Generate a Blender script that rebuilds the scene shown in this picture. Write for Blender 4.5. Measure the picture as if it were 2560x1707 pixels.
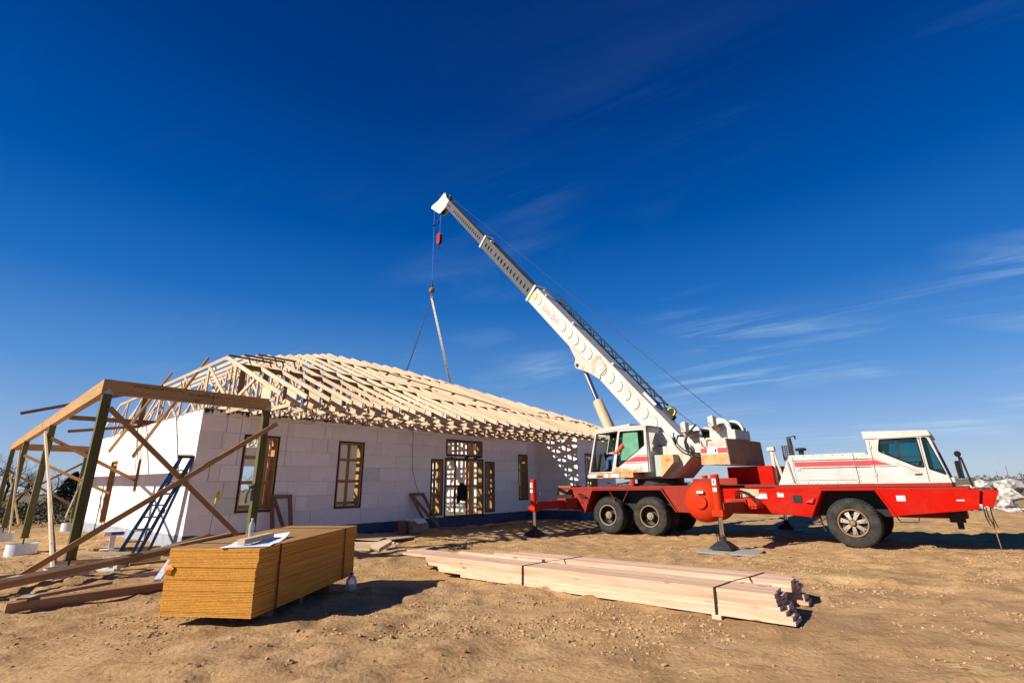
import bpy, math, random
import numpy as np
from mathutils import Vector, Matrix
from mathutils.geometry import tessellate_polygon
R = math.radians
random.seed(11); np.random.seed(11)
scn = bpy.context.scene
for o in list(bpy.data.objects): bpy.data.objects.remove(o)
COL = scn.collection

# ------------------------------------------------------------ camera
cam = bpy.data.cameras.new('camera'); cam_o = bpy.data.objects.new('camera', cam); COL.objects.link(cam_o)
cam.sensor_width = 36; cam.lens = 17.0; cam.clip_end = 6000; cam.clip_start = 0.05
_p, _r = R(16.7), R(0.95)
_F = Vector((0, math.cos(_p), math.sin(_p))); _R0 = Vector((1, 0, 0)); _U0 = Vector((0, -math.sin(_p), math.cos(_p)))
_Rt = _R0*math.cos(_r) - _U0*math.sin(_r); _Up = _U0*math.cos(_r) + _R0*math.sin(_r)
cam_o.matrix_world = Matrix(((_Rt.x, _Up.x, -_F.x, 0), (_Rt.y, _Up.y, -_F.y, 0), (_Rt.z, _Up.z, -_F.z, 1.4), (0, 0, 0, 1)))
scn.camera = cam_o

# ------------------------------------------------------------ light
SUN_EL, SUN_TO = R(31.5), R(66)            # elevation; compass heading the light travels towards
world = bpy.data.worlds.new('World'); scn.world = world; world.use_nodes = True
wn = world.node_tree; wn.nodes.clear()
def wnode(t, **k):
    n = wn.nodes.new(t)
    for a, b in k.items(): setattr(n, a, b)
    return n
sky = wnode('ShaderNodeTexSky', sky_type='NISHITA', sun_disc=False)
sky.sun_elevation = SUN_EL; sky.sun_rotation = SUN_TO + math.pi
sky.altitude = 1000; sky.air_density = 1.0; sky.dust_density = 0.5; sky.ozone_density = 4.5
gam = wnode('ShaderNodeGamma'); gam.inputs['Gamma'].default_value = 1.35
hs = wnode('ShaderNodeHueSaturation'); hs.inputs['Saturation'].default_value = 1.25; hs.inputs['Value'].default_value = 0.69
wn.links.new(sky.outputs[0], gam.inputs[0]); wn.links.new(gam.outputs[0], hs.inputs['Color'])
# thin cirrus on the sky itself, laid out on a high cloud plane
tc = wnode('ShaderNodeTexCoord'); sep = wnode('ShaderNodeSeparateXYZ'); wn.links.new(tc.outputs['Generated'], sep.inputs[0])
zz = wnode('ShaderNodeMath', operation='MAXIMUM'); zz.inputs[1].default_value = 0.03; wn.links.new(sep.outputs['Z'], zz.inputs[0])
za = wnode('ShaderNodeMath', operation='ADD'); za.inputs[1].default_value = 0.10; wn.links.new(zz.outputs[0], za.inputs[0])
dx = wnode('ShaderNodeMath', operation='DIVIDE'); dy = wnode('ShaderNodeMath', operation='DIVIDE')
wn.links.new(sep.outputs['X'], dx.inputs[0]); wn.links.new(za.outputs[0], dx.inputs[1])
wn.links.new(sep.outputs['Y'], dy.inputs[0]); wn.links.new(za.outputs[0], dy.inputs[1])
cmb = wnode('ShaderNodeCombineXYZ'); wn.links.new(dx.outputs[0], cmb.inputs[0]); wn.links.new(dy.outputs[0], cmb.inputs[1])
mp = wnode('ShaderNodeMapping', vector_type='TEXTURE'); mp.inputs['Rotation'].default_value = (0, 0, R(147)); mp.inputs['Scale'].default_value = (3.4, 0.72, 1); mp.inputs['Location'].default_value = (0.242, 0.307, 0)
wn.links.new(cmb.outputs[0], mp.inputs[0])
n1 = wnode('ShaderNodeTexNoise'); n1.inputs['Scale'].default_value = 1.5; n1.inputs['Detail'].default_value = 12; n1.inputs['Roughness'].default_value = 0.66; n1.inputs['Distortion'].default_value = 1.1
wn.links.new(mp.outputs[0], n1.inputs['Vector'])
n2 = wnode('ShaderNodeTexNoise'); n2.inputs['Scale'].default_value = 0.9; n2.inputs['Detail'].default_value = 2
n2o = wnode('ShaderNodeVectorMath', operation='ADD'); n2o.inputs[1].default_value = (0.158, 0.243, 0); wn.links.new(cmb.outputs[0], n2o.inputs[0]); wn.links.new(n2o.outputs[0], n2.inputs['Vector'])
r1 = wnode('ShaderNodeMapRange'); r1.inputs['From Min'].default_value = 0.46; r1.inputs['From Max'].default_value = 0.76; wn.links.new(n1.outputs['Fac'], r1.inputs['Value'])
r2 = wnode('ShaderNodeMapRange'); r2.inputs['From Min'].default_value = 0.46; r2.inputs['From Max'].default_value = 0.66; wn.links.new(n2.outputs['Fac'], r2.inputs['Value'])
r3 = wnode('ShaderNodeMapRange'); r3.inputs['From Min'].default_value = 0.58; r3.inputs['From Max'].default_value = 0.10; r3.inputs['To Min'].default_value = 0.07; wn.links.new(sep.outputs['Z'], r3.inputs['Value'])
m1 = wnode('ShaderNodeMath', operation='MULTIPLY'); wn.links.new(r1.outputs[0], m1.inputs[0]); wn.links.new(r2.outputs[0], m1.inputs[1])
m2 = wnode('ShaderNodeMath', operation='MULTIPLY'); 
vd = wnode('ShaderNodeVectorMath', operation='DOT_PRODUCT'); vd.inputs[1].default_value = (0.80, 0.60, 0); wn.links.new(tc.outputs['Generated'], vd.inputs[0])
bi = wnode('ShaderNodeMapRange'); bi.inputs['From Min'].default_value = 0.30; bi.inputs['From Max'].default_value = 0.92; bi.inputs['To Min'].default_value = 0.35; bi.inputs['To Max'].default_value = 1.7; wn.links.new(vd.outputs['Value'], bi.inputs['Value'])
m0 = wnode('ShaderNodeMath', operation='MULTIPLY'); wn.links.new(m1.outputs[0], m0.inputs[0]); wn.links.new(bi.outputs[0], m0.inputs[1]); wn.links.new(m0.outputs[0], m2.inputs[0]); wn.links.new(r3.outputs[0], m2.inputs[1])
m3 = wnode('ShaderNodeMath', operation='MULTIPLY', use_clamp=True); m3.inputs[1].default_value = 0.82; wn.links.new(m2.outputs[0], m3.inputs[0])
mixc = wnode('ShaderNodeMix', data_type='RGBA'); mixc.inputs['B'].default_value = (5.2, 7.0, 8.8, 1)
wn.links.new(m3.outputs[0], mixc.inputs['Factor']); 
tint = wnode('ShaderNodeMix', data_type='RGBA', blend_type='MULTIPLY'); tint.inputs['Factor'].default_value = 1.0; tint.inputs['B'].default_value = (1.0, 0.90, 1.06, 1)
wn.links.new(hs.outputs[0], tint.inputs['A'])
zc = wnode('ShaderNodeMath', operation='MAXIMUM'); zc.inputs[1].default_value = 0.0; wn.links.new(sep.outputs['Z'], zc.inputs[0])
rmp = wnode('ShaderNodeValToRGB'); wn.links.new(zc.outputs[0], rmp.inputs[0]); el_ = rmp.color_ramp.elements
for k_, (p_, c_) in enumerate(((0.0, (.49, .57, .70)), (0.09, (.33, .49, .75)), (0.20, (.135, .35, .72)), (0.34, (.022, .185, .60)), (0.48, (.0, .10, .44)), (0.66, (.0, .048, .27)), (0.90, (.0, .020, .13)))):
    e2 = el_[k_] if k_ < 2 else el_.new(p_)
    e2.position = p_; e2.color = (*c_, 1)
rsc = wnode('ShaderNodeMix', data_type='RGBA', blend_type='MULTIPLY'); rsc.inputs['Factor'].default_value = 1.0; rsc.inputs['B'].default_value = (9.6, 9.6, 9.6, 1); wn.links.new(rmp.outputs[0], rsc.inputs['A'])
hzm = wnode('ShaderNodeMix', data_type='RGBA'); hzm.inputs['Factor'].default_value = 0.80
wn.links.new(tint.outputs['Result'], hzm.inputs['A']); wn.links.new(rsc.outputs['Result'], hzm.inputs['B']); wn.links.new(hzm.outputs['Result'], mixc.inputs['A'])
bg = wnode('ShaderNodeBackground'); bg.inputs['Strength'].default_value = 0.057
wn.links.new(mixc.outputs['Result'], bg.inputs['Color'])
wout = wnode('ShaderNodeOutputWorld'); wn.links.new(bg.outputs[0], wout.inputs[0])

sun = bpy.data.lights.new('sun', 'SUN'); sun.energy = 5.0; sun.angle = R(0.53); sun.color = (1.0, 0.93, 0.82)
sun_o = bpy.data.objects.new('sun', sun); COL.objects.link(sun_o)
_sd = Vector((math.sin(SUN_TO)*math.cos(SUN_EL), math.cos(SUN_TO)*math.cos(SUN_EL), -math.sin(SUN_EL)))
sun_o.rotation_euler = _sd.to_track_quat('-Z', 'Y').to_euler(); sun_o.location = (-40, -10, 40)
vs = scn.view_settings; vs.view_transform = 'Standard'; vs.look = 'None'; vs.gamma = 1.0; vs.use_curve_mapping = False; vs.exposure = 0.70

# ------------------------------------------------------------ materials
def newmat(name):
    m = bpy.data.materials.new(name); m.use_nodes = True
    nt = m.node_tree; b = nt.nodes['Principled BSDF']
    return m, nt, b
def N(nt, t, **k):
    n = nt.nodes.new(t)
    for a, b in k.items(): setattr(n, a, b)
    return n
def ramp(nt, fac, stops):
    r = N(nt, 'ShaderNodeValToRGB'); e = r.color_ramp.elements
    while len(e) > 1: e.remove(e[0])
    e[0].position = stops[0][0]; e[0].color = (*stops[0][1], 1)
    for p, c in stops[1:]:
        x = e.new(p); x.color = (*c, 1)
    nt.links.new(fac, r.inputs[0]); return r.outputs[0]
def mixcol(nt, fac, a, b):
    m = N(nt, 'ShaderNodeMix', data_type='RGBA')
    for s, v in (('Factor', fac), ('A', a), ('B', b)):
        if isinstance(v, (tuple, list)): m.inputs[s].default_value = (*v, 1)
        elif isinstance(v, (int, float)): m.inputs[s].default_value = v
        else: nt.links.new(v, m.inputs[s])
    return m.outputs['Result']
def noise(nt, vec, scale, detail=4, rough=0.55, dist=0.0):
    n = N(nt, 'ShaderNodeTexNoise'); n.inputs['Scale'].default_value = scale; n.inputs['Detail'].default_value = detail
    n.inputs['Roughness'].default_value = rough; n.inputs['Distortion'].default_value = dist
    if vec is not None: nt.links.new(vec, n.inputs['Vector'])
    return n.outputs['Fac']
def coords(nt, kind='Object', scale=(1, 1, 1), loc=None):
    t = N(nt, 'ShaderNodeTexCoord'); m = N(nt, 'ShaderNodeMapping'); m.inputs['Scale'].default_value = scale
    nt.links.new(t.outputs[kind], m.inputs[0])
    if loc is not None: nt.links.new(loc, m.inputs['Location'])
    return m.outputs[0]
def maprange(nt, v, a, b, c=0., d=1.):
    r = N(nt, 'ShaderNodeMapRange'); nt.links.new(v, r.inputs['Value'])
    for k, x in (('From Min', a), ('From Max', b), ('To Min', c), ('To Max', d)): r.inputs[k].default_value = x
    return r.outputs[0]
def bump(nt, b, h, strength=0.3, dist=0.01):
    n = N(nt, 'ShaderNodeBump'); n.inputs['Strength'].default_value = strength; n.inputs['Distance'].default_value = dist
    nt.links.new(h, n.inputs['Height']); nt.links.new(n.outputs[0], b.inputs['Normal'])
def randloc(nt):
    oi = N(nt, 'ShaderNodeObjectInfo'); mu = N(nt, 'ShaderNodeMath', operation='MULTIPLY'); mu.inputs[1].default_value = 71.0
    nt.links.new(oi.outputs['Random'], mu.inputs[0]); return mu.outputs[0], oi.outputs['Random']
def wood(name, light, dark, rough=0.75, var=0.22, knots=True):
    m, nt, b = newmat(name); loc, rnd = randloc(nt)
    v = coords(nt, 'Object', (0.9, 22, 22), loc)
    g = noise(nt, v, 1.6, 6, 0.6, 0.6)
    c = ramp(nt, g, [(0.3, dark), (0.62, light)])
    v2 = coords(nt, 'Object', (0.6, 3, 3), loc)
    c = mixcol(nt, maprange(nt, noise(nt, v2, 1.0, 3), 0.42, 0.75, 0, 0.35), c, tuple(x*0.72 for x in dark))
    if knots:
        vo = N(nt, 'ShaderNodeTexVoronoi'); vo.inputs['Scale'].default_value = 1.0; vk = coords(nt, 'Object', (2.3, 7, 7), loc)
        nt.links.new(vk, vo.inputs['Vector'])
        c = mixcol(nt, maprange(nt, vo.outputs['Distance'], 0.16, 0.09, 0, 0.75), c, tuple(x*0.38 for x in dark))
    h = N(nt, 'ShaderNodeHueSaturation'); nt.links.new(c, h.inputs['Color']); nt.links.new(maprange(nt, rnd, 0, 1, 1-var, 1+var*0.5), h.inputs['Value'])
    nt.links.new(h.outputs[0], b.inputs['Base Color']); b.inputs['Roughness'].default_value = rough; b.inputs['Specular IOR Level'].default_value = 0.2
    bump(nt, b, g, 0.25, 0.004); return m
def paint(name, col, rust=0.0, rustcol=(0.30, 0.11, 0.03), rough=0.4, dirt=0.25, dirtcol=(0.20, 0.15, 0.10), scale=1.0, metallic=0.0, spec=0.16):
    m, nt, b = newmat(name); v = coords(nt, 'Object')
    n = noise(nt, v, 2.2*scale, 8, 0.68, 0.4); n2 = noise(nt, v, 9*scale, 6, 0.6)
    c = mixcol(nt, maprange(nt, n, 0.45, 0.75, 0, dirt), col, dirtcol)
    c = mixcol(nt, maprange(nt, noise(nt, coords(nt, 'Object', (1, 1, 1.6)), 0.9*scale, 10, 0.75, 0.8), 0.52, 0.78, 0, 0.22), c, tuple(0.55*x+0.45*y for x, y in zip(col, (0.34, 0.24, 0.15))))
    c = mixcol(nt, maprange(nt, noise(nt, coords(nt, 'Object', (3, 3, 40)), 1.4, 6, 0.7), 0.63, 0.72, 0, 0.16), c, tuple(0.45*x for x in col))
    if rust > 0:
        vs_ = coords(nt, 'Object', (1.5, 1.5, 1.05)); nr = noise(nt, vs_, 2.6*scale, 9, 0.72, 0.5)
        c = mixcol(nt, maprange(nt, nr, 0.66-rust*0.3, 0.80-rust*0.3, 0, 0.92), c, ramp(nt, n2, [(0.3, tuple(x*0.5 for x in rustcol)), (0.7, rustcol)]))
    ck = noise(nt, v, 26*scale, 3, 0.5, 0.3); big = noise(nt, v, 1.7*scale, 4, 0.6)
    mk = N(nt, 'ShaderNodeMath', operation='MULTIPLY'); nt.links.new(maprange(nt, ck, 0.66, 0.70, 0, 1), mk.inputs[0]); nt.links.new(maprange(nt, big, 0.42, 0.62, 0, 0.75), mk.inputs[1])
    c = mixcol(nt, mk.outputs[0], c, tuple(0.30*x+0.03 for x in col))
    nt.links.new(c, b.inputs['Base Color']); nt.links.new(maprange(nt, n2, 0.3, 0.7, rough-0.08, rough+0.22), b.inputs['Roughness'])
    b.inputs['Metallic'].default_value = metallic; b.inputs['Specular IOR Level'].default_value = spec
    bump(nt, b, n2, 0.08, 0.004); return m
def plain(name, col, rough=0.6, metallic=0.0, var=0.12, scale=8, tone=0.0):
    m, nt, b = newmat(name); v = coords(nt, 'Object'); n = noise(nt, v, scale, 5)
    c = mixcol(nt, maprange(nt, n, 0.35, 0.7), tuple(x*(1-var) for x in col), tuple(min(1, x*(1+var)) for x in col))
    if tone:
        _, rnd = randloc(nt); hh = N(nt, 'ShaderNodeHueSaturation'); nt.links.new(c, hh.inputs['Color']); nt.links.new(maprange(nt, rnd, 0, 1, 1-tone, 1+tone*.4), hh.inputs['Value']); c = hh.outputs[0]
        c = mixcol(nt, maprange(nt, noise(nt, coords(nt, 'Object'), 1.3, 7, .7, .5), .55, .8, 0, .30), c, tuple(x*.55 for x in col))
    nt.links.new(c, b.inputs['Base Color']); b.inputs['Roughness'].default_value = rough; b.inputs['Metallic'].default_value = metallic; b.inputs['Specular IOR Level'].default_value = 0.3
    bump(nt, b, n, 0.06, 0.004); return m
def glass(name, tint, refl=0.10, milky=0.0):
    m = bpy.data.materials.new(name); m.use_nodes = True; nt = m.node_tree; nt.nodes.clear()
    t = N(nt, 'ShaderNodeBsdfTransparent'); n_ = noise(nt, coords(nt, 'Object'), 3.0, 3)
    nt.links.new(mixcol(nt, maprange(nt, n_, .3, .7), tuple(x*.9 for x in tint), tint), t.inputs['Color'])
    g = N(nt, 'ShaderNodeBsdfGlossy'); g.inputs['Roughness'].default_value = 0.03
    fr = N(nt, 'ShaderNodeFresnel'); fr.inputs['IOR'].default_value = 1.5
    mx = N(nt, 'ShaderNodeMixShader'); nt.links.new(fr.outputs[0], mx.inputs[0]); nt.links.new(t.outputs[0], mx.inputs[1]); nt.links.new(g.outputs[0], mx.inputs[2])
    o = N(nt, 'ShaderNodeOutputMaterial')
    if milky:
        df = N(nt, 'ShaderNodeBsdfDiffuse'); df.inputs['Color'].default_value = (.8, .8, .82, 1); m2_ = N(nt, 'ShaderNodeMixShader'); m2_.inputs[0].default_value = milky
        nt.links.new(mx.outputs[0], m2_.inputs[1]); nt.links.new(df.outputs[0], m2_.inputs[2]); nt.links.new(m2_.outputs[0], o.inputs[0])
    else: nt.links.new(mx.outputs[0], o.inputs[0])
    return m

M = {}
M['pine'] = wood('pine lumber', (0.64, 0.49, 0.335), (0.48, 0.32, 0.185))
M['fresh'] = wood('fresh sawn planks', (0.69, 0.475, 0.335), (0.50, 0.29, 0.175), var=0.18)
M['brown'] = wood('weathered brown lumber', (0.27, 0.155, 0.08), (0.16, 0.085, 0.042))
M['glulam'] = wood('glued beam', (0.47, 0.28, 0.115), (0.34, 0.185, 0.065), var=0.1)
M['green_post'] = wood('pressure treated post', (0.135, 0.125, 0.042), (0.075, 0.07, 0.024), var=0.15)
M['brace'] = wood('brace lumber', (0.42, 0.225, 0.085), (0.29, 0.145, 0.05))
M['buck'] = wood('window buck timber', (0.42, 0.25, 0.10), (0.28, 0.155, 0.055))
M['ply_edge'] = wood('plywood edge', (0.66, 0.315, 0.05), (0.46, 0.19, 0.024), var=0.07, knots=False)
M['ply_face'] = wood('plywood face', (0.35, 0.185, 0.07), (0.25, 0.125, 0.045), var=0.1)
M['mid_brown'] = wood('sun browned lumber', (0.36, 0.215, 0.115), (0.23, 0.13, 0.065))
M['clod'] = plain('soil clods', (0.40, 0.255, 0.13), 0.95, var=0.35, scale=9)
M['osb'] = wood('grey plywood pad', (0.36, 0.34, 0.32), (0.26, 0.245, 0.23))
M['foam'] = plain('white foam', (0.82, 0.745, 0.685), 0.85, var=0.05, scale=2.2, tone=0.10)
M['foam2'] = plain('yellowed foam', (0.66, 0.64, 0.55), 0.85, var=0.05)
M['core'] = plain('joint grey', (0.30, 0.25, 0.22), 0.9, var=0.3)
M['membrane'] = plain('blue foundation coating', (0.045, 0.06, 0.12), 0.7, var=0.3, scale=3)
M['parge'] = plain('grey footing', (0.30, 0.315, 0.35), 0.85, var=0.15, scale=4)
M['tar'] = plain('black tar', (0.02, 0.018, 0.016), 0.55)
M['blackbrown'] = plain('dark stained edge', (0.035, 0.024, 0.018), 0.7)
M['steel'] = plain('galvanised steel', (0.40, 0.40, 0.39), 0.6, 0.15, var=0.15, scale=30)
M['rod'] = plain('chromed rod', (0.75, 0.76, 0.78), 0.16, 1.0, var=0.05)
M['red'] = paint('red crane paint', (0.40, 0.006, 0.002), 0.04, (0.20, 0.03, 0.01), 0.42, 0.5, (0.28, 0.022, 0.008), spec=0.04)
M['red_dark'] = paint('old red paint', (0.26, 0.018, 0.009), 0.12, (0.20, 0.06, 0.02), 0.55, 0.45, (0.16, 0.06, 0.03))
M['orange_red'] = paint('faded orange red', (0.47, 0.030, 0.007), 0.02, (0.25, 0.06, 0.02), 0.45, 0.4, (0.34, 0.04, 0.014), spec=0.06)
M['white'] = paint('white crane paint', (0.50, 0.485, 0.45), 0.10, (0.36, 0.17, 0.06), 0.42, 0.6, (0.33, 0.25, 0.17))
M['white_rust'] = paint('rusty white paint', (0.48, 0.44, 0.37), 0.40, (0.40, 0.135, 0.022), 0.5, 0.5, (0.30, 0.19, 0.10))
M['boomgrey'] = paint('grey boom steel', (0.075, 0.077, 0.083), 0.03, (0.12, 0.08, 0.05), 0.5, 0.5, (0.13, 0.12, 0.11), 1.2)
M['cream'] = paint('cream cylinder', (0.46, 0.36, 0.235), 0.25, (0.45, 0.24, 0.10), 0.45, 0.5, (0.48, 0.34, 0.2))
M['rust'] = paint('rusty counterweight', (0.30, 0.16, 0.09), 0.6, (0.33, 0.13, 0.05), 0.75, 0.6, (0.12, 0.08, 0.06))
M['orange'] = paint('orange rust stain', (0.50, 0.30, 0.13), 0.62, (0.48, 0.155, 0.018), 0.6, 0.5, (0.52, 0.40, 0.26), 1.4)
M['mint'] = paint('pale mint panel', (0.34, 0.40, 0.34), 0.15, (0.45, 0.22, 0.08), 0.5, 0.2)
M['stripe'] = paint('red stripe film', (0.50, 0.055, 0.065), 0.0, rough=0.4, dirt=0.1)
M['navy'] = plain('dark stripe', (0.02, 0.025, 0.06), 0.5)
M['yellow'] = plain('yellow label', (0.80, 0.56, 0.03), 0.5)
M['rib'] = paint('rib in shading grey', (0.44, 0.425, 0.395), 0.05)  # grey stands in for the shading along the embossed ribs
M['label'] = plain('white label', (0.62, 0.60, 0.58), 0.5, var=0.05)
M['lettering'] = plain('faded red lettering', (0.72, 0.22, 0.20), 0.6, var=0.3, scale=14)
M['black'] = plain('black plastic', (0.015, 0.015, 0.016), 0.45)
M['dark'] = plain('dark greasy steel', (0.035, 0.032, 0.030), 0.6, 0.3, var=0.4)
M['rope'] = plain('steel rope', (0.06, 0.06, 0.065), 0.5, 0.5)
M['rubber'] = plain('tyre rubber', (0.036, 0.032, 0.028), 0.9, var=0.5, scale=6)
M['dustrim'] = paint('dusty rim', (0.25, 0.205, 0.135), 0.25, (0.3, 0.16, 0.06), 0.6, 0.5, (0.2, 0.16, 0.1), 3)
M['rim_rust'] = paint('rim with brown edge', (0.27, 0.16, 0.07), 0.3, (0.33, 0.15, 0.05), 0.6, 0.4, (0.15, 0.1, 0.06), 3)
M['rim_silver'] = paint('worn silver rim', (0.36, 0.32, 0.265), 0.35, (0.28, 0.14, 0.06), 0.45, 0.4, (0.25, 0.17, 0.1), 4, metallic=0.3)
M['glass'] = glass('teal cab glass', (0.40, 0.72, 0.74)); M['glass_g'] = glass('green cab glass', (0.72, 0.90, 0.82)); M['clear'] = glass('clear plastic', (0.88, 0.90, 0.93), milky=0.35)
M['ladder'] = plain('blue fibreglass', (0.008, 0.075, 0.22), 0.45, var=0.2)
M['paper'] = plain('drawing paper', (0.72, 0.74, 0.84), 0.8, var=0.03)
M['ink'] = plain('printed lines', (0.25, 0.27, 0.38), 0.8)
M['card'] = plain('cardboard', (0.36, 0.25, 0.16), 0.85)
M['tag'] = plain('orange tag', (0.70, 0.22, 0.03), 0.6, var=0.3)
M['cloth'] = plain('black cloth', (0.012, 0.012, 0.014), 0.9)
M['jeans'] = plain('blue jeans', (0.03, 0.09, 0.22), 0.9, scale=20); M['shirt'] = plain('orange red shirt', (0.62, 0.09, 0.03), 0.85); M['skin'] = plain('skin', (0.50, 0.29, 0.20), 0.6)
M['sling'] = plain('pale webbing sling', (0.44, 0.40, 0.30), 0.85, var=0.25); M['sling_d'] = plain('dark webbing sling', (0.045, 0.035, 0.05), 0.85)
M['rock'] = plain('broken limestone', (0.40, 0.37, 0.325), 0.9, var=0.6, scale=6)
M['bark'] = plain('bark', (0.055, 0.045, 0.04), 0.9, var=0.3); M['twig'] = plain('bare twigs', (0.085, 0.07, 0.06), 0.9)
M['leaf'] = plain('dark brush leaves', (0.045, 0.050, 0.026), 0.8, var=0.4, scale=1.5); M['cedar'] = plain('cedar needles', (0.016, 0.028, 0.018), 0.8)
M['tube'] = paint('cardboard form tube', (0.62, 0.64, 0.68), 0.0, rough=0.6, dirt=0.6, dirtcol=(0.30, 0.32, 0.38), scale=3)
M['cord_g'] = plain('green cord', (0.02, 0.10, 0.07), 0.6); M['cord_y'] = plain('yellow cord', (0.62, 0.42, 0.02), 0.6)
M['flag'] = plain('yellow ribbon', (0.60, 0.50, 0.03), 0.6)
M['pole'] = plain('utility pole', (0.10, 0.085, 0.075), 0.9)
M['concrete'] = plain('concrete', (0.42, 0.40, 0.37), 0.9, var=0.2)
M['bluelabel'] = plain('blue label', (0.03, 0.07, 0.35), 0.5)

def dirt_material():
    m, nt, b = newmat('dry tan dirt'); v = coords(nt, 'Object')
    big = noise(nt, v, 0.22, 5, 0.6, 0.4); mid = noise(nt, v, 1.6, 8, 0.65, 0.6); fin = noise(nt, v, 16, 8, 0.7)
    vs_ = coords(nt, 'Object', (1.0, 2.6, 1)); st = noise(nt, vs_, 3.2, 9, 0.7, 1.0)
    c = ramp(nt, mid, [(0.30, (0.253, 0.142, 0.061)), (0.52, (0.416, 0.251, 0.115)), (0.72, (0.492, 0.324, 0.166))])
    c = mixcol(nt, maprange(nt, big, 0.40, 0.66, 0, 0.55), c, (0.460, 0.285, 0.128))
    c = mixcol(nt, maprange(nt, st, 0.53, 0.68, 0, 0.8), c, (0.176, 0.096, 0.043))
    c = mixcol(nt, maprange(nt, fin, 0.60, 0.75, 0, 0.5), c, (0.546, 0.393, 0.237))
    pt = noise(nt, v, 0.55, 4, 0.55, 0.8)
    c = mixcol(nt, maprange(nt, pt, 0.52, 0.68, 0, 0.55), c, (0.232, 0.134, 0.067))
    # beyond the yard the soil gives way to dry field
    sp = N(nt, 'ShaderNodeSeparateXYZ'); t = N(nt, 'ShaderNodeTexCoord'); nt.links.new(t.outputs['Object'], sp.inputs[0])
    ln = N(nt, 'ShaderNodeVectorMath', operation='LENGTH'); nt.links.new(t.outputs['Object'], ln.inputs[0])
    fld = ramp(nt, noise(nt, v, 0.05, 5), [(0.35, (0.115, 0.095, 0.055)), (0.65, (0.20, 0.155, 0.09))])
    c = mixcol(nt, maprange(nt, ln.outputs['Value'], 34, 60), c, fld)
    nt.links.new(c, b.inputs['Base Color']); b.inputs['Roughness'].default_value = 0.95; b.inputs['Specular IOR Level'].default_value = 0.15
    vo = N(nt, 'ShaderNodeTexVoronoi'); vo.inputs['Scale'].default_value = 22; nt.links.new(v, vo.inputs['Vector'])
    a1 = N(nt, 'ShaderNodeMath', operation='ADD'); nt.links.new(fin, a1.inputs[0]); nt.links.new(st, a1.inputs[1])
    a2 = N(nt, 'ShaderNodeMath', operation='MULTIPLY_ADD'); nt.links.new(vo.outputs['Distance'], a2.inputs[0]); a2.inputs[1].default_value = -0.35; nt.links.new(a1.outputs[0], a2.inputs[2])
    bump(nt, b, a2.outputs[0], 0.6, 0.035); return m
M['dirt'] = dirt_material()

# ------------------------------------------------------------ helpers
WM = {}
def link(o, parent=None, W=None):
    W = W if W is not None else Matrix.Identity(4); WM[o.name] = W; COL.objects.link(o)
    if parent is not None: o.parent = parent; o.matrix_basis = WM[parent.name].inverted() @ W
    else: o.matrix_basis = W
    return o
def props(o, label=None, cat=None, group=None, kind=None):
    if label: o['label'] = label
    if cat: o['category'] = cat
    if group: o['group'] = group
    if kind: o['kind'] = kind
    return o
def thing(name, label, cat, W=None, group=None):
    o = bpy.data.objects.new(name, None); o.empty_display_size = 0.2; link(o, None, W if W is not None else Matrix.Identity(4))
    return props(o, label, cat, group)
def T(v): return Matrix.Translation(Vector(v))
def frame(o, x, y, z):
    x, y, z = Vector(x), Vector(y), Vector(z)
    return Matrix(((x.x, y.x, z.x, o[0]), (x.y, y.y, z.y, o[1]), (x.z, y.z, z.z, o[2]), (0, 0, 0, 1)))
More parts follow.
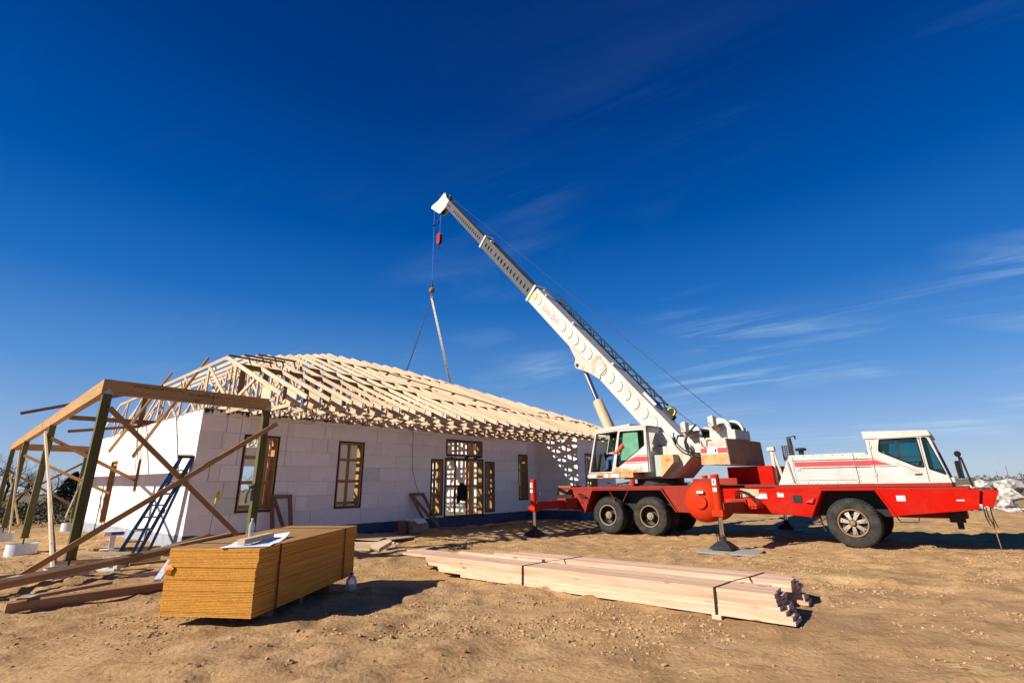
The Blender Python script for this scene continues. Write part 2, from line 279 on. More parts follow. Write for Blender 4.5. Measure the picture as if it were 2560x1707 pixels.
class MB:
    def __init__(s): s.v = []; s.f = []; s.m = []
    def add(s, vs, fs, mi=0):
        k = len(s.v); s.v += [tuple(p) for p in vs]; s.f += [tuple(i+k for i in f) for f in fs]; s.m += [mi]*len(fs); return s
    def box(s, a, b, mi=0, X=None):
        (x0, y0, z0), (x1, y1, z1) = a, b
        vs = [Vector(p) for p in ((x0,y0,z0),(x1,y0,z0),(x1,y1,z0),(x0,y1,z0),(x0,y0,z1),(x1,y0,z1),(x1,y1,z1),(x0,y1,z1))]
        if X is not None: vs = [X @ p for p in vs]
        return s.add(vs, [(0,3,2,1),(4,5,6,7),(0,1,5,4),(1,2,6,5),(2,3,7,6),(3,0,4,7)], mi)
    def plate(s, outer, f, d, holes=(), mi=0):
        # flat polygon (with holes) through f(a,b), thickened by vector d
        loops = [list(outer)] + [list(h) for h in holes]; flat = [p for l in loops for p in l]
        tri = tessellate_polygon([[Vector((p[0], p[1], 0)) for p in l] for l in loops])
        A = [Vector(f(*p)) for p in flat]; d = Vector(d); n = len(A)
        fs = []
        for t in tri: fs.append(tuple(t)); fs.append(tuple(i+n for i in reversed(t)))
        k = 0
        for l in loops:
            for i in range(len(l)): a, b = k+i, k+(i+1) % len(l); fs.append((a, b, b+n, a+n))
            k += len(l)
        return s.add(A+[p+d for p in A], fs, mi)
    def tube(s, pts, r, n=10, mi=0, cap=True):
        pts = [Vector(p) for p in pts]; rs = r if isinstance(r, (list, tuple)) else [r]*len(pts)
        vs = []; ref = None
        for i, p in enumerate(pts):
            t = (pts[min(i+1, len(pts)-1)]-pts[max(i-1, 0)]).normalized()
            a = t.cross(Vector((0, 0, 1))) if abs(t.z) < 0.95 else t.cross(Vector((1, 0, 0)))
            a.normalize()
            if ref is not None and a.dot(ref) < 0: a = -a
            ref = a; b = t.cross(a)
            vs += [p+(a*math.cos(q)+b*math.sin(q))*rs[i] for q in (2*math.pi*j/n for j in range(n))]
        fs = [(i*n+j, i*n+(j+1) % n, (i+1)*n+(j+1) % n, (i+1)*n+j) for i in range(len(pts)-1) for j in range(n)]
        if cap: fs += [tuple(range(n))[::-1], tuple(range((len(pts)-1)*n, len(pts)*n))]
        return s.add(vs, fs, mi)
    def lathe(s, prof, o, ax, n=32, mi=0):
        # profile (radius, distance along ax)
        ax = Vector(ax).normalized(); o = Vector(o); a = ax.orthogonal().normalized(); b = ax.cross(a); vs = []
        for r, h in prof: vs += [o+ax*h+(a*math.cos(q)+b*math.sin(q))*max(r, 1e-4) for q in (2*math.pi*j/n for j in range(n))]
        fs = [(i*n+j, i*n+(j+1) % n, (i+1)*n+(j+1) % n, (i+1)*n+j) for i in range(len(prof)-1) for j in range(n)]
        return s.add(vs, fs, mi)
    def build(s, name, mats, parent=None, W=None, smooth=0, bevel=0):
        me = bpy.data.meshes.new(name); me.from_pydata(s.v, [], s.f)
        for m in (mats if isinstance(mats, (list, tuple)) else [mats]): me.materials.append(M[m] if isinstance(m, str) else m)
        if len(set(s.m)) > 1: me.polygons.foreach_set('material_index', s.m)
        me.update(); me.validate()
        import bmesh
        bm = bmesh.new(); bm.from_mesh(me); bmesh.ops.recalc_face_normals(bm, faces=bm.faces); bm.to_mesh(me); bm.free()
        if smooth: me.polygons.foreach_set('use_smooth', [True]*len(me.polygons)); me.set_sharp_from_angle(angle=R(smooth))
        o = bpy.data.objects.new(name, me)
        if W is None and parent is not None: W = WM[parent.name]
        link(o, parent, W)
        if bevel:
            b = o.modifiers.new('edge', 'BEVEL'); b.width = bevel; b.segments = 2; b.limit_method = 'ANGLE'; b.angle_limit = R(35)
        return o
def board(name, p0, p1, w, t, mat, parent=None, side=(0, 0, 1), cut=None):
    # length p0->p1 on local x, width w roughly along `side` (local z), thickness t (local y)
    p0, p1 = Vector(p0), Vector(p1); d = p1-p0; L = d.length; x = d/L; sd = Vector(side)
    y = sd.cross(x)
    if y.length < 1e-3: y = Vector((1, 0, 0)).cross(x)
    y.normalize(); z = x.cross(y); W = frame((p0+p1)/2, x, y, z)
    mb = MB()
    if cut:   # slope the ends: offset of the top edge relative to the bottom one
        a, b = cut; h = L/2
        vs = [(-h,-t/2,-w/2),(h,-t/2,-w/2),(h,t/2,-w/2),(-h,t/2,-w/2),(-h+a,-t/2,w/2),(h+b,-t/2,w/2),(h+b,t/2,w/2),(-h+a,t/2,w/2)]
        mb.add(vs, [(0,3,2,1),(4,5,6,7),(0,1,5,4),(1,2,6,5),(2,3,7,6),(3,0,4,7)])
    else: mb.box((-L/2, -t/2, -w/2), (L/2, t/2, w/2))
    return mb.build(name, mat, parent, W)

# building frame: u along the front wall, n out of the front wall
AZ = R(40); UU = Vector((math.sin(AZ), math.cos(AZ), 0)); NN = Vector((math.cos(AZ), -math.sin(AZ), 0)); ZZ = Vector((0, 0, 1))
OO = Vector((-8.0016, 12.4367, 0))
def b(u, n, z): return OO + UU*u + NN*n + ZZ*z
BF = frame(OO, NN, UU, ZZ)                    # local (n, u, z)
# truck frame
_yw = R(2.4); TX = NN*math.cos(_yw)-UU*math.sin(_yw); TY = UU*math.cos(_yw)+NN*math.sin(_yw); T0 = b(9.42, 6.23, 0)
TF = frame(T0, TX, TY, ZZ)
_ps = R(6); BXv = -TX*math.cos(_ps)+TY*math.sin(_ps); BYv = ZZ.cross(BXv)
UF = frame(T0+TX*1.3+TY*1.1, BXv, BYv, ZZ)    # crane upper: x along the boom, y towards the camera side

# ------------------------------------------------------------ ground
_tab = np.random.RandomState(5).rand(256, 256)
def vnoise(x, y):
    xi = np.floor(x).astype(int); yi = np.floor(y).astype(int); fx = x-xi; fy = y-yi
    fx = fx*fx*(3-2*fx); fy = fy*fy*(3-2*fy)
    g = lambda i, j: _tab[i % 256, j % 256]
    return (g(xi, yi)*(1-fx)*(1-fy)+g(xi+1, yi)*fx*(1-fy)+g(xi, yi+1)*(1-fx)*fy+g(xi+1, yi+1)*fx*fy)*2-1
_mounds = [(b(-2.3, -3.6, 0), 0.8, -0.13), (b(-2.2, -9.6, 0), 1.0, -0.12), (b(.3, -14.6, 0), 1.0, -0.15), (b(-2.5, 2.9, 0), 0.6, 0.05), (b(-1.1, -3.0, 0), 1.1, 0.17), (b(-1.0, -6.0, 0), 1.0, 0.08), (b(-0.6, -7.5, 0), 1.2, 0.15), (b(4.6, 3.9, 0), 1.1, 0.06), (Vector((-2.6, 4.6, 0)), 1.0, 0.05),
           (b(21.5, 15.5, 0), 2.2, 0.25), (b(6.0, 6.6, 0), 0.9, 0.07), (Vector((5.5, 7.2, 0)), 1.4, 0.03)]
def gheight(X, Y):
    X = np.asarray(X, float); Y = np.asarray(Y, float)
    h = 0.035*vnoise(X*.33+3, Y*.33+9)+0.026*vnoise(X*1.1+40, Y*1.3+7)
    rg = 1-np.abs(vnoise(X*2.3+11, Y*3.4+31)); h += 0.030*(rg-0.55)
    msk = np.clip(vnoise(X*.55+77, Y*.7+5)*1.6+0.35, 0.15, 1)
    h += msk*(0.030*vnoise(X*5.1+2, Y*6.3+60)+0.028*np.abs(vnoise(X*9.7+8, Y*12.1+19)))
    cr = np.clip(vnoise(X*1.5+50, Y*2.2+8)*.8+vnoise(X*4.3+5, Y*6.1+70)*.55-.12, 0, 1); h += cr*(.045+.03*vnoise(X*11+3, Y*13+9))
    d = np.hypot(X, Y-8); h *= np.clip(1.6-d/30, 0.25, 1)
    for c_, s_, a_ in _mounds: h += a_*np.exp(-((X-c_.x)**2+(Y-c_.y)**2)/(2*s_*s_))*(1+0.5*vnoise(X*3, Y*3))
    # tyre ruts in front of the crane
    for off in (0.0, 0.34, 1.75, 2.05, -.95):
        q = (X-7.5)*0.64+(Y-7.9)*0.77+off*1.0-0.1*np.sin(X*0.6)
        h -= (0.05+.012*np.sin((X*.77-Y*.64)*38))*np.exp(-(q/0.12)**2)*np.clip((X-.5)/4, 0, 1)*np.clip(vnoise(X*.5+3, Y*.5)*1.5+.8, 0, 1)
    return h-0.012
def grow(a, start, step, rate, end):
    out = []; x = start
    while abs(x) < end: step *= rate; x += step*a; out.append(x)
    return out
xs = np.array(grow(-1, -14.5, .075, 1.16, 4200)[::-1]+list(np.arange(-14.5, 15, .072))+grow(1, 15, .075, 1.16, 4200))
ys = np.array(grow(-1, 2.0, .06, 1.3, 300)[::-1]+list(np.arange(2.0, 15.5, .056))+grow(1, 15.5, .06, 1.12, 4600))
GX, GY = np.meshgrid(xs, ys); GZ = gheight(GX, GY); far = np.hypot(GX, GY) > 60; GZ[far] = np.minimum(GZ[far], 0.0)
nx, ny = len(xs), len(ys); idx = np.arange(nx*ny).reshape(ny, nx)
quads = np.stack([idx[:-1, :-1], idx[:-1, 1:], idx[1:, 1:], idx[1:, :-1]], -1).reshape(-1, 4)
gm = bpy.data.meshes.new('ground'); gm.from_pydata(np.stack([GX, GY, GZ], -1).reshape(-1, 3).tolist(), [], quads.tolist())
gm.materials.append(M['dirt']); gm.polygons.foreach_set('use_smooth', [True]*len(gm.polygons))
ground = bpy.data.objects.new('ground', gm); link(ground); props(ground, kind='structure', label='bare tan dirt of the building yard, rutted and cloddy', cat='ground')
def gz(x, y): return float(gheight(np.array([x]), np.array([y]))[0])
_g = (1+5**.5)/2; _l = math.hypot(1, _g)
ICO = [(x/_l, y/_l, z/_l) for x, y, z in ((-1,_g,0),(1,_g,0),(-1,-_g,0),(1,-_g,0),(0,-1,_g),(0,1,_g),(0,-1,-_g),(0,1,-_g),(_g,0,-1),(_g,0,1),(-_g,0,-1),(-_g,0,1))]
ICF = [(0,11,5),(0,5,1),(0,1,7),(0,7,10),(0,10,11),(1,5,9),(5,11,4),(11,10,2),(10,7,6),(7,1,8),(3,9,4),(3,4,2),(3,2,6),(3,6,8),(3,8,9),(4,9,5),(2,4,11),(6,2,10),(8,6,7),(9,8,1)]
def clods(name, n, area, smin, smax, mat, label, cat, flat=0.8):
    rs = np.random.RandomState(len(name)+n); X, Y = area(rs, n); n = len(X)
    S = smin*(smax/smin)**(rs.rand(n)**2.0); Z = gheight(X, Y)+S*0.1
    P = np.array(ICO)[None]*(0.6+0.65*rs.rand(n, 12))[..., None]*(0.55+.7*rs.rand(n, 1, 3))*np.array([1.2, 1.0, flat])
    q = rs.rand(n)*6.28; c_, s_ = np.cos(q)[:, None], np.sin(q)[:, None]
    V = np.stack([P[..., 0]*c_-P[..., 1]*s_, P[..., 0]*s_+P[..., 1]*c_, P[..., 2]], -1)*S[:, None, None]+np.stack([X, Y, Z], -1)[:, None]
    F = np.array(ICF)[None]+12*np.arange(n)[:, None, None]
    me = bpy.data.meshes.new(name); me.from_pydata(V.reshape(-1, 3).tolist(), [], F.reshape(-1, 3).tolist()); me.materials.append(M[mat])
    o = bpy.data.objects.new(name, me); link(o); return props(o, label, cat, kind='stuff')
def _field(rs, n):
    y = 2.2+13*rs.rand(n*4)**1.35; x = (rs.rand(n*4)*2-1)*(2+y*1.15)
    k = vnoise(x*.75+9, y*1.1+4)*.7+vnoise(x*2.6, y*3.3+20)*.6+rs.rand(n*4)*.55; ok = np.argsort(-k)[:n]; ok = rs.permutation(ok); return x[ok], y[ok]
def _spread(rs, n): y = 2.2+13*rs.rand(n)**1.35; return (rs.rand(n)*2-1)*(2+y*1.15), y
def _near(rs):
    while True:
        y = 2.4+12*rs.rand()**1.5; x = (rs.rand()*2-1)*(2+y*1.15)
        if vnoise(np.array([x*.8]), np.array([y*.9]))[0]+rs.rand()*1.3 > 0.35: return x, y
clods('dirt_clods', 34000, _field, .004, .024, 'clod', 'clusters of small soil clods over the dirt yard', 'clods')
clods('pebbles', 5000, _spread, .004, .020, 'dirt', 'scattered pebbles on the dirt yard', 'pebbles')
def twigs():
    mb = MB(); rs = np.random.RandomState(3)
    for i in range(130):
        x, y = _near(rs); L = .04+.22*rs.rand()**2; q = rs.rand()*6.28; z = gz(x, y)+.012
        mb.tube([(x, y, z), (x+L*.5*math.cos(q), y+L*.5*math.sin(q), z+.02*rs.rand()), (x+L*math.cos(q+.4), y+L*math.sin(q+.4), z)], .0016, 4)
    return props(mb.build('dry_straw', 'fresh'), 'dry straw and splinters strewn over the dirt', 'straw', kind='stuff')
twigs()
def scraps():
    mb = MB(); rs = random.Random(12)
    for i in range(90):
        u = rs.uniform(-4.5, -.3); n = rs.uniform(-8, 3.2); p = b(u, n, 0); L = rs.uniform(.05, .28); q = rs.uniform(0, 6.28); z = gz(p.x, p.y)+.012; w = rs.uniform(.008, .03)
        X = T((p.x, p.y, z)) @ Matrix.Rotation(q, 4, 'Z') @ Matrix.Rotation(rs.uniform(-.2, .2), 4, 'Y'); mb.box((-L/2, -w, -.006), (L/2, w, .006), 0, X)
    for i in range(60):
        u = rs.uniform(2.2, 7.5); n = rs.uniform(.6, 5.5); p = b(u, n, 0); L = rs.uniform(.04, .2); q = rs.uniform(0, 6.28); z = gz(p.x, p.y)+.01; w = rs.uniform(.006, .02)
        X = T((p.x, p.y, z)) @ Matrix.Rotation(q, 4, 'Z'); mb.box((-L/2, -w, -.006), (L/2, w, .006), 0, X)
    return props(mb.build('wood_scraps', 'fresh'), 'small wood chips and offcuts littering the ground around the house', 'scraps', kind='stuff')
scraps()

# ------------------------------------------------------------ house
house = thing('house', 'unfinished single storey house of white foam block walls without roof covering', 'house', BF)
def minus(rects, o):
    out = []
    for (a0, a1, z0, z1) in rects:
        p0, p1, q0, q1 = max(a0, o[0]), min(a1, o[1]), max(z0, o[2]), min(z1, o[3])
        if p0 >= p1 or q0 >= q1: out.append((a0, a1, z0, z1)); continue
        if a0 < p0: out.append((a0, p0, z0, z1))
        if p1 < a1: out.append((p1, a1, z0, z1))
        if z0 < q0: out.append((p0, p1, z0, q0))
        if q1 < z1: out.append((p0, p1, q1, z1))
    return out
ZB, ZT = 0.365, 3.46
def wall(name, org, ad, od, a1, openings, blocks=True, off=0.0, thick=0.30, z0=ZB, z1=ZT):
    org, ad, od = Vector(org), Vector(ad), Vector(od)
    hol = [[(o[0], o[2]), (o[1], o[2]), (o[1], o[3]), (o[0], o[3])] for o in openings]
    mb = MB(); f = lambda a, z: org+ad*a+ZZ*z-od*.032
    W0 = frame(org, ad, od if ad.cross(od).z > 0 else -od, ZZ); inv = W0.inverted(); g = lambda a, z: inv @ f(a, z); dl = (inv.to_3x3() @ od)
    mb.plate([(0.004, z0), (a1-.004, z0), (a1-.004, z1), (0.004, z1)], g, -dl*.012, hol, 0)
    g2 = lambda a, z: inv @ (f(a, z)-od*.013)
    mb.plate([(0.004, z0), (a1-.004, z0), (a1-.004, z1), (0.004, z1)], g2, -dl*(thick-.05), hol, 1)
    w = mb.build(name, ['core' if blocks else 'foam', 'foam'], house, W0)
    if blocks:
        row = 0; z = z0
        hs_ = [0.462]+[0.4125]*9
        while z < z1-.02:
            zt_ = min(z+hs_[row], z1); a = -1.22*((row % 2)*.5+off)
            while a < a1:
                for (p0, p1, q0, q1) in [r for r in __import__('functools').reduce(minus, openings, [(max(a, 0), min(a+1.22, a1), z, zt_)]) if r[1]-r[0] > .02 and r[3]-r[2] > .02] if min(a+1.22, a1) > max(a, 0) else []:
                    j = .0016 + .0022*random.random(); pr = random.uniform(-.003, .003); cw = (p0+p1)/2; cz = (q0+q1)/2
                    Wb = frame(org+ad*cw+ZZ*cz-od*.03, ad, W0.col[1].to_3d(), ZZ); s_ = 1 if od.dot(W0.col[1].to_3d()) > 0 else -1
                    k = MB(); ya, yb = sorted((0, s_*(.03+pr))); k.box((p0-cw+j, ya, q0-cz+j), (p1-cw-j, yb, q1-cz-j))
                    k.build('foam_block', 'foam2' if random.random() < .03 else 'foam', w, Wb)
                a += 1.22
            z = zt_; row += 1
    return w
FW = [(1.14, 2.02, .90, 2.83), (3.96, 4.80, .89, 2.82), (7.74, 8.25, .49, 2.39), (8.42, 10.44, .37, 2.45), (8.46, 10.38, 2.62, 3.16), (10.62, 11.12, .48, 2.37), (12.78, 13.36, .88, 2.75)]
fw = wall('front_wall', b(0, 0, 0), UU, NN, 14.26, FW)
EW = [(4.72, 5.06, 1.44, 2.43), (7.62, 8.52, .43, 2.50)]
ew = wall('end_wall', b(0, 0, 0), -NN, -UU, 12.4, EW, off=.25)
rw = wall('rear_wall', b(0, -12.4, 0), UU, -NN, 17.6, [(2.2, 3.1, .9, 2.8), (5.6, 6.7, .6, 2.6), (9.5, 11.2, .9, 2.6), (14, 15, .9, 2.6)], False)
ws = wall('wing_side_wall', b(14.26, 0, 0), NN, -UU, 2.16, [], off=.4)
wf = wall('wing_front_wall', b(14.26, 2.16, 0), UU, NN, 3.3, [(.62, 1.50, .9, 2.75)], off=.1)
fe = wall('far_end_wall', b(17.56, 2.16, 0), -NN, UU, 14.5, [(5.5, 6.5, .9, 2.6)], False)
pa = wall('partition_wall', b(11.6, -.32, 0), -NN, -UU, 5.7, [], False, thick=.2)
pb = wall('partition_wall', b(4.6, -6.0, 0), UU, NN, 7.0, [(1.0, 2.1, .4, 2.45)], False, thick=.2)
def hbox(name, n0, n1, u0, u1, z0, z1, mat, parent=house, bevel=0):
    mb = MB(); c_ = Vector(((n0+n1)/2, (u0+u1)/2, (z0+z1)/2)); mb.box((n0-c_.x, u0-c_.y, z0-c_.z), (n1-c_.x, u1-c_.y, z1-c_.z))
    return mb.build(name, mat, parent, BF @ T(c_), bevel=bevel)
hbox('floor_slab', -12.38, -.33, .33, 17.25, -.1, .36, 'concrete')
hbox('floor_slab', -.33, 1.83, 14.6, 17.25, -.1, .36, 'concrete')
def band(name, org, ad, od, L, mat, zt, wob=.02, thick=.27):
    mb = MB(); org, ad, od = Vector(org), Vector(ad), Vector(od); n = int(L/.12); W0 = frame(org, ad, od if ad.cross(od).z > 0 else -od, ZZ); inv = W0.inverted(); dl = inv.to_3x3() @ od
    top = [(L*i/n, zt+wob*(random.random()-.5)) for i in range(n+1)]
    mb.plate([(0, -.3), (L, -.3)]+top[::-1], lambda a, z: inv @ (org+ad*a+ZZ*z+od*.006), -dl*thick); return mb.build(name, mat, house, W0)
band('foundation_coating', b(0.0, 0, 0), UU, NN, 14.26, 'membrane', .37)
band('foundation_coating', b(14.26, 2.16, 0), UU, NN, 3.3, 'membrane', .37)
band('footing', b(0, 0.004, 0), -NN, -UU, 12.4, 'parge', .385, .035)
band('foundation_coating', b(14.26, .01, 0), NN, -UU, 2.14, 'membrane', .37)
# sill plates on top of the walls
def sill(p, q): return board('sill_plate', p, q, .20, .038, 'brace', house, side=(NN if abs((Vector(q)-Vector(p)).dot(UU)) > .5 else UU))
sill(b(0.02, -.13, 3.48), b(14.4, -.13, 3.48)); sill(b(.13, -.26, 3.48), b(.13, -12.3, 3.48)); sill(b(14.4, 0, 3.482), b(14.4, 2.0, 3.482)); sill(b(14.54, 2.02, 3.48), b(17.5, 2.02, 3.48)); sill(b(.3, -12.27, 3.48), b(17.3, -12.27, 3.48))
# black sealant runs under the plates
def drips(name, org, ad, od, L, dens, parent):
    mb = MB(); org, ad, od = Vector(org), Vector(ad), Vector(od); a = 0
    while a < L:
        a += random.expovariate(dens)
        if a > L-.1: break
        if vnoise(np.array([a*.7+5.0]), np.array([2.5]))[0] < -.25: continue
        w_ = .02+.06*random.random(); h_ = .02+.13*random.random()**2.0*(1.0 if a < 2 else .45); pts = [(a, 0), (a+w_, 0), (a+w_*.92, -h_*random.uniform(.3, .7)), (a+w_*.7, -h_*random.uniform(.5, 1)), (a+w_*.5, -h_*random.uniform(.3, .8)), (a+w_*.3, -h_), (a+w_*.15, -h_*.5)]
        mb.plate(pts, lambda p, q: org+ad*p+ZZ*(ZT-.002+q)+od*.0035, od*.003)
    return props(mb.build(name, 'tar', parent, Matrix.Identity(4)), kind='stuff')
drips('sealant_drips', b(0, 0, 0), UU, NN, 14.2, 34, fw); drips('sealant_drips', b(0, 0, 0), -NN, -UU, 12, 4, ew)
# orange foam seams beside some joints and a black smear over the door
def seams():
    mb = MB()
    for (u, za, zb_) in ((.62, 2.9, 3.3), (.98, 2.06, 3.3), (2.26, 2.06, 3.32), (.36, 1.65, 2.07), (.75, 1.25, 1.64), (3.42, 2.9, 3.28), (3.54, 2.5, 2.87), (5.3, 2.9, 3.3), (2.7, .83, 1.22), (3.2, .5, .82), (1.0, .5, .86), (.55, 2.48, 2.9)):
        mb.box((0, u-.004, za), (.0045, u+.004, zb_))
    return props(mb.build('sealed_seams', 'brace', fw, BF), kind='stuff')
seams()
def smear():
    mb = MB()
    for u, z, s_ in ((8.55, 2.54, .05), (8.72, 2.52, .05), (8.9, 2.55, .03), (9.5, 2.53, .07), (9.62, 2.55, .05), (10.0, 2.52, .07), (10.15, 2.55, .07), (10.28, 2.57, .05)):
        pts = [(u+s_*math.cos(q)*(1+.4*random.random())*1.3, z+s_*math.sin(q)*(.6+.5*random.random())*.8) for q in (6.283*i/9 for i in range(9))]
        mb.plate(pts, lambda p, q: Vector((.004, p, q)), (.003, 0, 0))
    return props(mb.build('tar_smears', 'tar', fw, BF), kind='stuff')
smear()
def opening(w, org, ad, od, o, studs, rails, depth=.29, trim=True):
    org, ad, od = Vector(org), Vector(ad), Vector(od); a0, a1, z0, z1 = o; t = .038
    W0 = frame(org, ad, od if ad.cross(od).z > 0 else -od, ZZ); s_ = 1 if ad.cross(od).z > 0 else -1
    def bx(mb, p0, p1, d0, d1, q0, q1):
        ya, yb = sorted((s_*d0, s_*d1)); mb.box((p0, ya, q0), (p1, yb, q1))
    mb = MB(); d0, d1 = -depth, .004
    bx(mb, a0, a1, d0, d1, z1-t, z1); bx(mb, a0, a1, d0, d1, z0, z0+t); bx(mb, a0, a0+t, d0, d1, z0+t, z1-t); bx(mb, a1-t, a1, d0, d1, z0+t, z1-t)
    fr = mb.build('window_buck', 'buck', w, W0)
    if trim:
        mb = MB(); e = .045
        bx(mb, a0-e, a1+e, .0045, .012, z1-.004, z1+e); bx(mb, a0-e, a1+e, .0045, .012, z0-e, z0+.004); bx(mb, a0-e, a0+.004, .0045, .012, z0, z1); bx(mb, a1-.004, a1+e, .0045, .012, z0, z1)
        mb.build('trim', 'blackbrown', w, W0)
    for a in studs: board('stud', org+ad*a+ZZ*(z0+t)-od*.12, org+ad*a+ZZ*(z1-t)-od*.12, .089, .038, 'brace', w, side=ad)
    for z in rails: board('cross_brace', org+ad*(a0+t)+ZZ*z-od*.079, org+ad*(a1-t)+ZZ*z-od*.079, .089, .038, 'brace', w, side=ZZ)
fo = b(0, 0, 0)
opening(fw, fo, UU, NN, FW[0], [1.78], [1.0, 1.62, 2.28]); opening(fw, fo, UU, NN, FW[1], [4.36], [1.0, 1.65, 2.3])
opening(fw, fo, UU, NN, FW[2], [7.98], [1.15]); opening(fw, fo, UU, NN, FW[3], [9.02, 9.66], [1.46]); opening(fw, fo, UU, NN, FW[4], [9.05, 9.7], [])
opening(fw, fo, UU, NN, FW[5], [10.86], [1.1, 1.9]); opening(fw, fo, UU, NN, FW[6], [13.05], [1.4, 2.1])
eo = b(0, 0, 0); opening(ew, eo, -NN, -UU, EW[0], [], [], trim=False); opening(ew, eo, -NN, -UU, EW[1], [], [2.38], trim=False)
opening(wf, b(14.26, 2.16, 0), UU, NN, (.62, 1.50, .9, 2.75), [1.06], [1.6])
# interior shoring posts seen through the openings
for (u, n) in ((2.4, -1.2), (3.1, -2.5), (6.4, -2.6), (10.6, -.9), (10.72, -.9), (7.6, -4.2), (13.2, -1.2), (12.6, -2.4)):
    board('shoring_post', b(u, n, .36), b(u, n, 3.5), .14, .038, 'brace', house, side=UU)

# ------------------------------------------------------------ roof trusses
SL = .417; ZE = 3.57; NE = 3.1; NR = -6.2
def zt(n): return ZE+SL*(NE-n)
def ncorner(u): return max(NR, -.5-.92*(u-.54), -6.2+.9*(u-10.4))
cs = math.cos(math.atan(SL))
ORD = ['first', 'second', 'third', 'fourth', 'fifth', 'sixth', 'seventh', 'eighth', 'ninth', 'tenth', 'eleventh', 'twelfth', 'thirteenth', 'fourteenth', 'fifteenth', 'sixteenth', 'seventeenth', 'eighteenth', 'nineteenth', 'twentieth', 'twenty-first', 'twenty-second', 'twenty-third', 'twenty-fourth', 'twenty-fifth', 'twenty-sixth', 'twenty-seventh', 'twenty-eighth', 'twenty-ninth']
def truss(k):
    u = .54+.61*k+random.uniform(-.012, .012); nc = ncorner(u); flat = nc > NR+.05; W0 = frame(b(u, 0, 3.5), NN, UU, ZZ)
    nm = 'pine roof truss with %s, %s counting from the porch end' % ('flat stepped top' if flat else 'pointed peak', ORD[k])
    t = thing('roof_truss', nm, 'roof truss', W0, 'roof trusses spanning the white house')
    P = lambda n, z, du=0: b(u+du, n, z); hw = .052/cs; c_ = .14
    tip = 3.1+random.uniform(-.05, .05)
    board('top_chord', P(tip, zt(tip)-hw), P(nc, zt(nc)-hw), 0.104, c_*.27, 'pine', t, cut=(.0, -.05))
    board('top_chord', P(-12.4-tip, zt(tip)-hw), P(-12.4-nc, zt(nc)-hw), 0.104, c_*.27, 'pine', t)
    if flat: board('top_chord', P(nc+.03, zt(nc)-.052), P(-12.4-nc-.03, zt(nc)-.052), 0.104, c_*.27, 'pine', t)
    board('bottom_chord', P(.05, 3.545), P(-12.45, 3.545), .089, .038, 'pine', t)
    board('bottom_chord', P(2.86, 3.425, .0), P(-.02, 3.425+.0, 0) if False else P(.02, 3.425), .089, .038, 'pine', t)
    board('web', P(2.58, 3.44), P(2.58, zt(2.58)-.13), .089, .038, 'pine', t, side=NN)
    # heel wedge and its plate
    mb = MB(); mb.plate([(2.05, 3.46), (2.535, 3.46), (2.535, zt(2.535)-.135), (2.05, zt(2.05)-.14)], lambda n, z: Vector((n, 0, z-3.5)), (0, .036, 0)); mb.build('heel_block', 'pine', t, W0)
    mb = MB(); mb.box((2.52, -.0235, -.05), (2.63, -.0205, zt(2.6)-3.64)); mb.box((2.626, -.02, -.05), (2.63, .02, zt(2.6)-3.66)); mb.build('gusset_plate', 'steel', t, W0)
    top = lambda n: min(zt(n), zt(-12.4-n), zt(nc))-.13
    pp = [.25, -1.8, -3.9, -6.2, -8.5, -10.6, -12.2]
    for i, n in enumerate(pp):
        if top(n)-3.6 > .25: board('web', P(n, 3.59), P(n, top(n)), .089, .038, 'pine', t, side=NN)
    for i in range(3):
        a, q = pp[i], pp[i+1]; board('web', P(a-.07, 3.60), P(q+.05, top(q)-.02, .0), .089, .036, 'pine', t, side=NN)
        a, q = pp[6-i], pp[5-i]; board('web', P(a+.07, 3.60), P(q-.05, top(q)-.02), .089, .036, 'pine', t, side=NN)
    board('web', P(.2, 3.60), P(1.55, top(1.55)), .089, .036, 'pine', t, side=NN)
    for n in (1.5, .25, -1.8, -3.9, nc if flat else -6.2):
        mb = MB(); z_ = min(zt(n), zt(nc))-.08-3.5; mb.box((n-.05, -.0225, z_-.05), (n+.05, -.0195, z_+.03)); mb.build('gusset_plate', 'steel', t, W0)
    return t
for k in range(29): truss(k)
def blocking(n, u0, u1, label, posts=True):
    t = thing('blocking_panel', label, 'blocking', T(b(u0, n, 3.5)), 'blocking lines between the trusses')
    z = zt(n)-.095; board('top_rail', b(u0, n, z), b(u1, n, z), .14, .036, 'brown', t)
    if posts:
        u = u0+.06
        while u < u1: board('post', b(u+.09, n-.002, 3.6), b(u+.09, n-.002, z-.07), .14, .034, 'brown', t, side=UU); u += .61
    return t
blocking(.30, .56, 6.6, 'dark plank line over the front wall between the near trusses')
blocking(-1.05, 2.9, 8.8, 'dark plank line high up between the middle trusses', False)
blocking(.92, 6.65, 17.4, 'dark plank line over the entrance between the far trusses')
blocking(-4.0, 4.9, 12.0, 'dark plank line along the inner posts of the trusses')
def loose(name, p, q, w, t, mat, label, cat, side=ZZ, group=None):
    o = board(name, p, q, w, t, mat, None, side); return props(o, label, cat, group)
loose('roof_brace', b(7.2, -3.9, zt(-3.9)+.022), b(11.2, .9, zt(.9)+.022), .089, .038, 'brown', 'long brown brace lying diagonally over the truss tops', 'brace', UU)
for i, nm in enumerate(('nearest', 'middle', 'farthest')):
    u = .54+.61*i; nc = ncorner(u); loose('ridge_brace', b(u+.03, nc-.05, zt(nc)+.03), b(u+1.28, nc-.05, zt(nc)+.03), .089, .038, 'brown', 'short dark brace on the truss peaks, %s of the three to the porch' % nm, 'brace', NN, 'short braces on the stepped truss peaks')
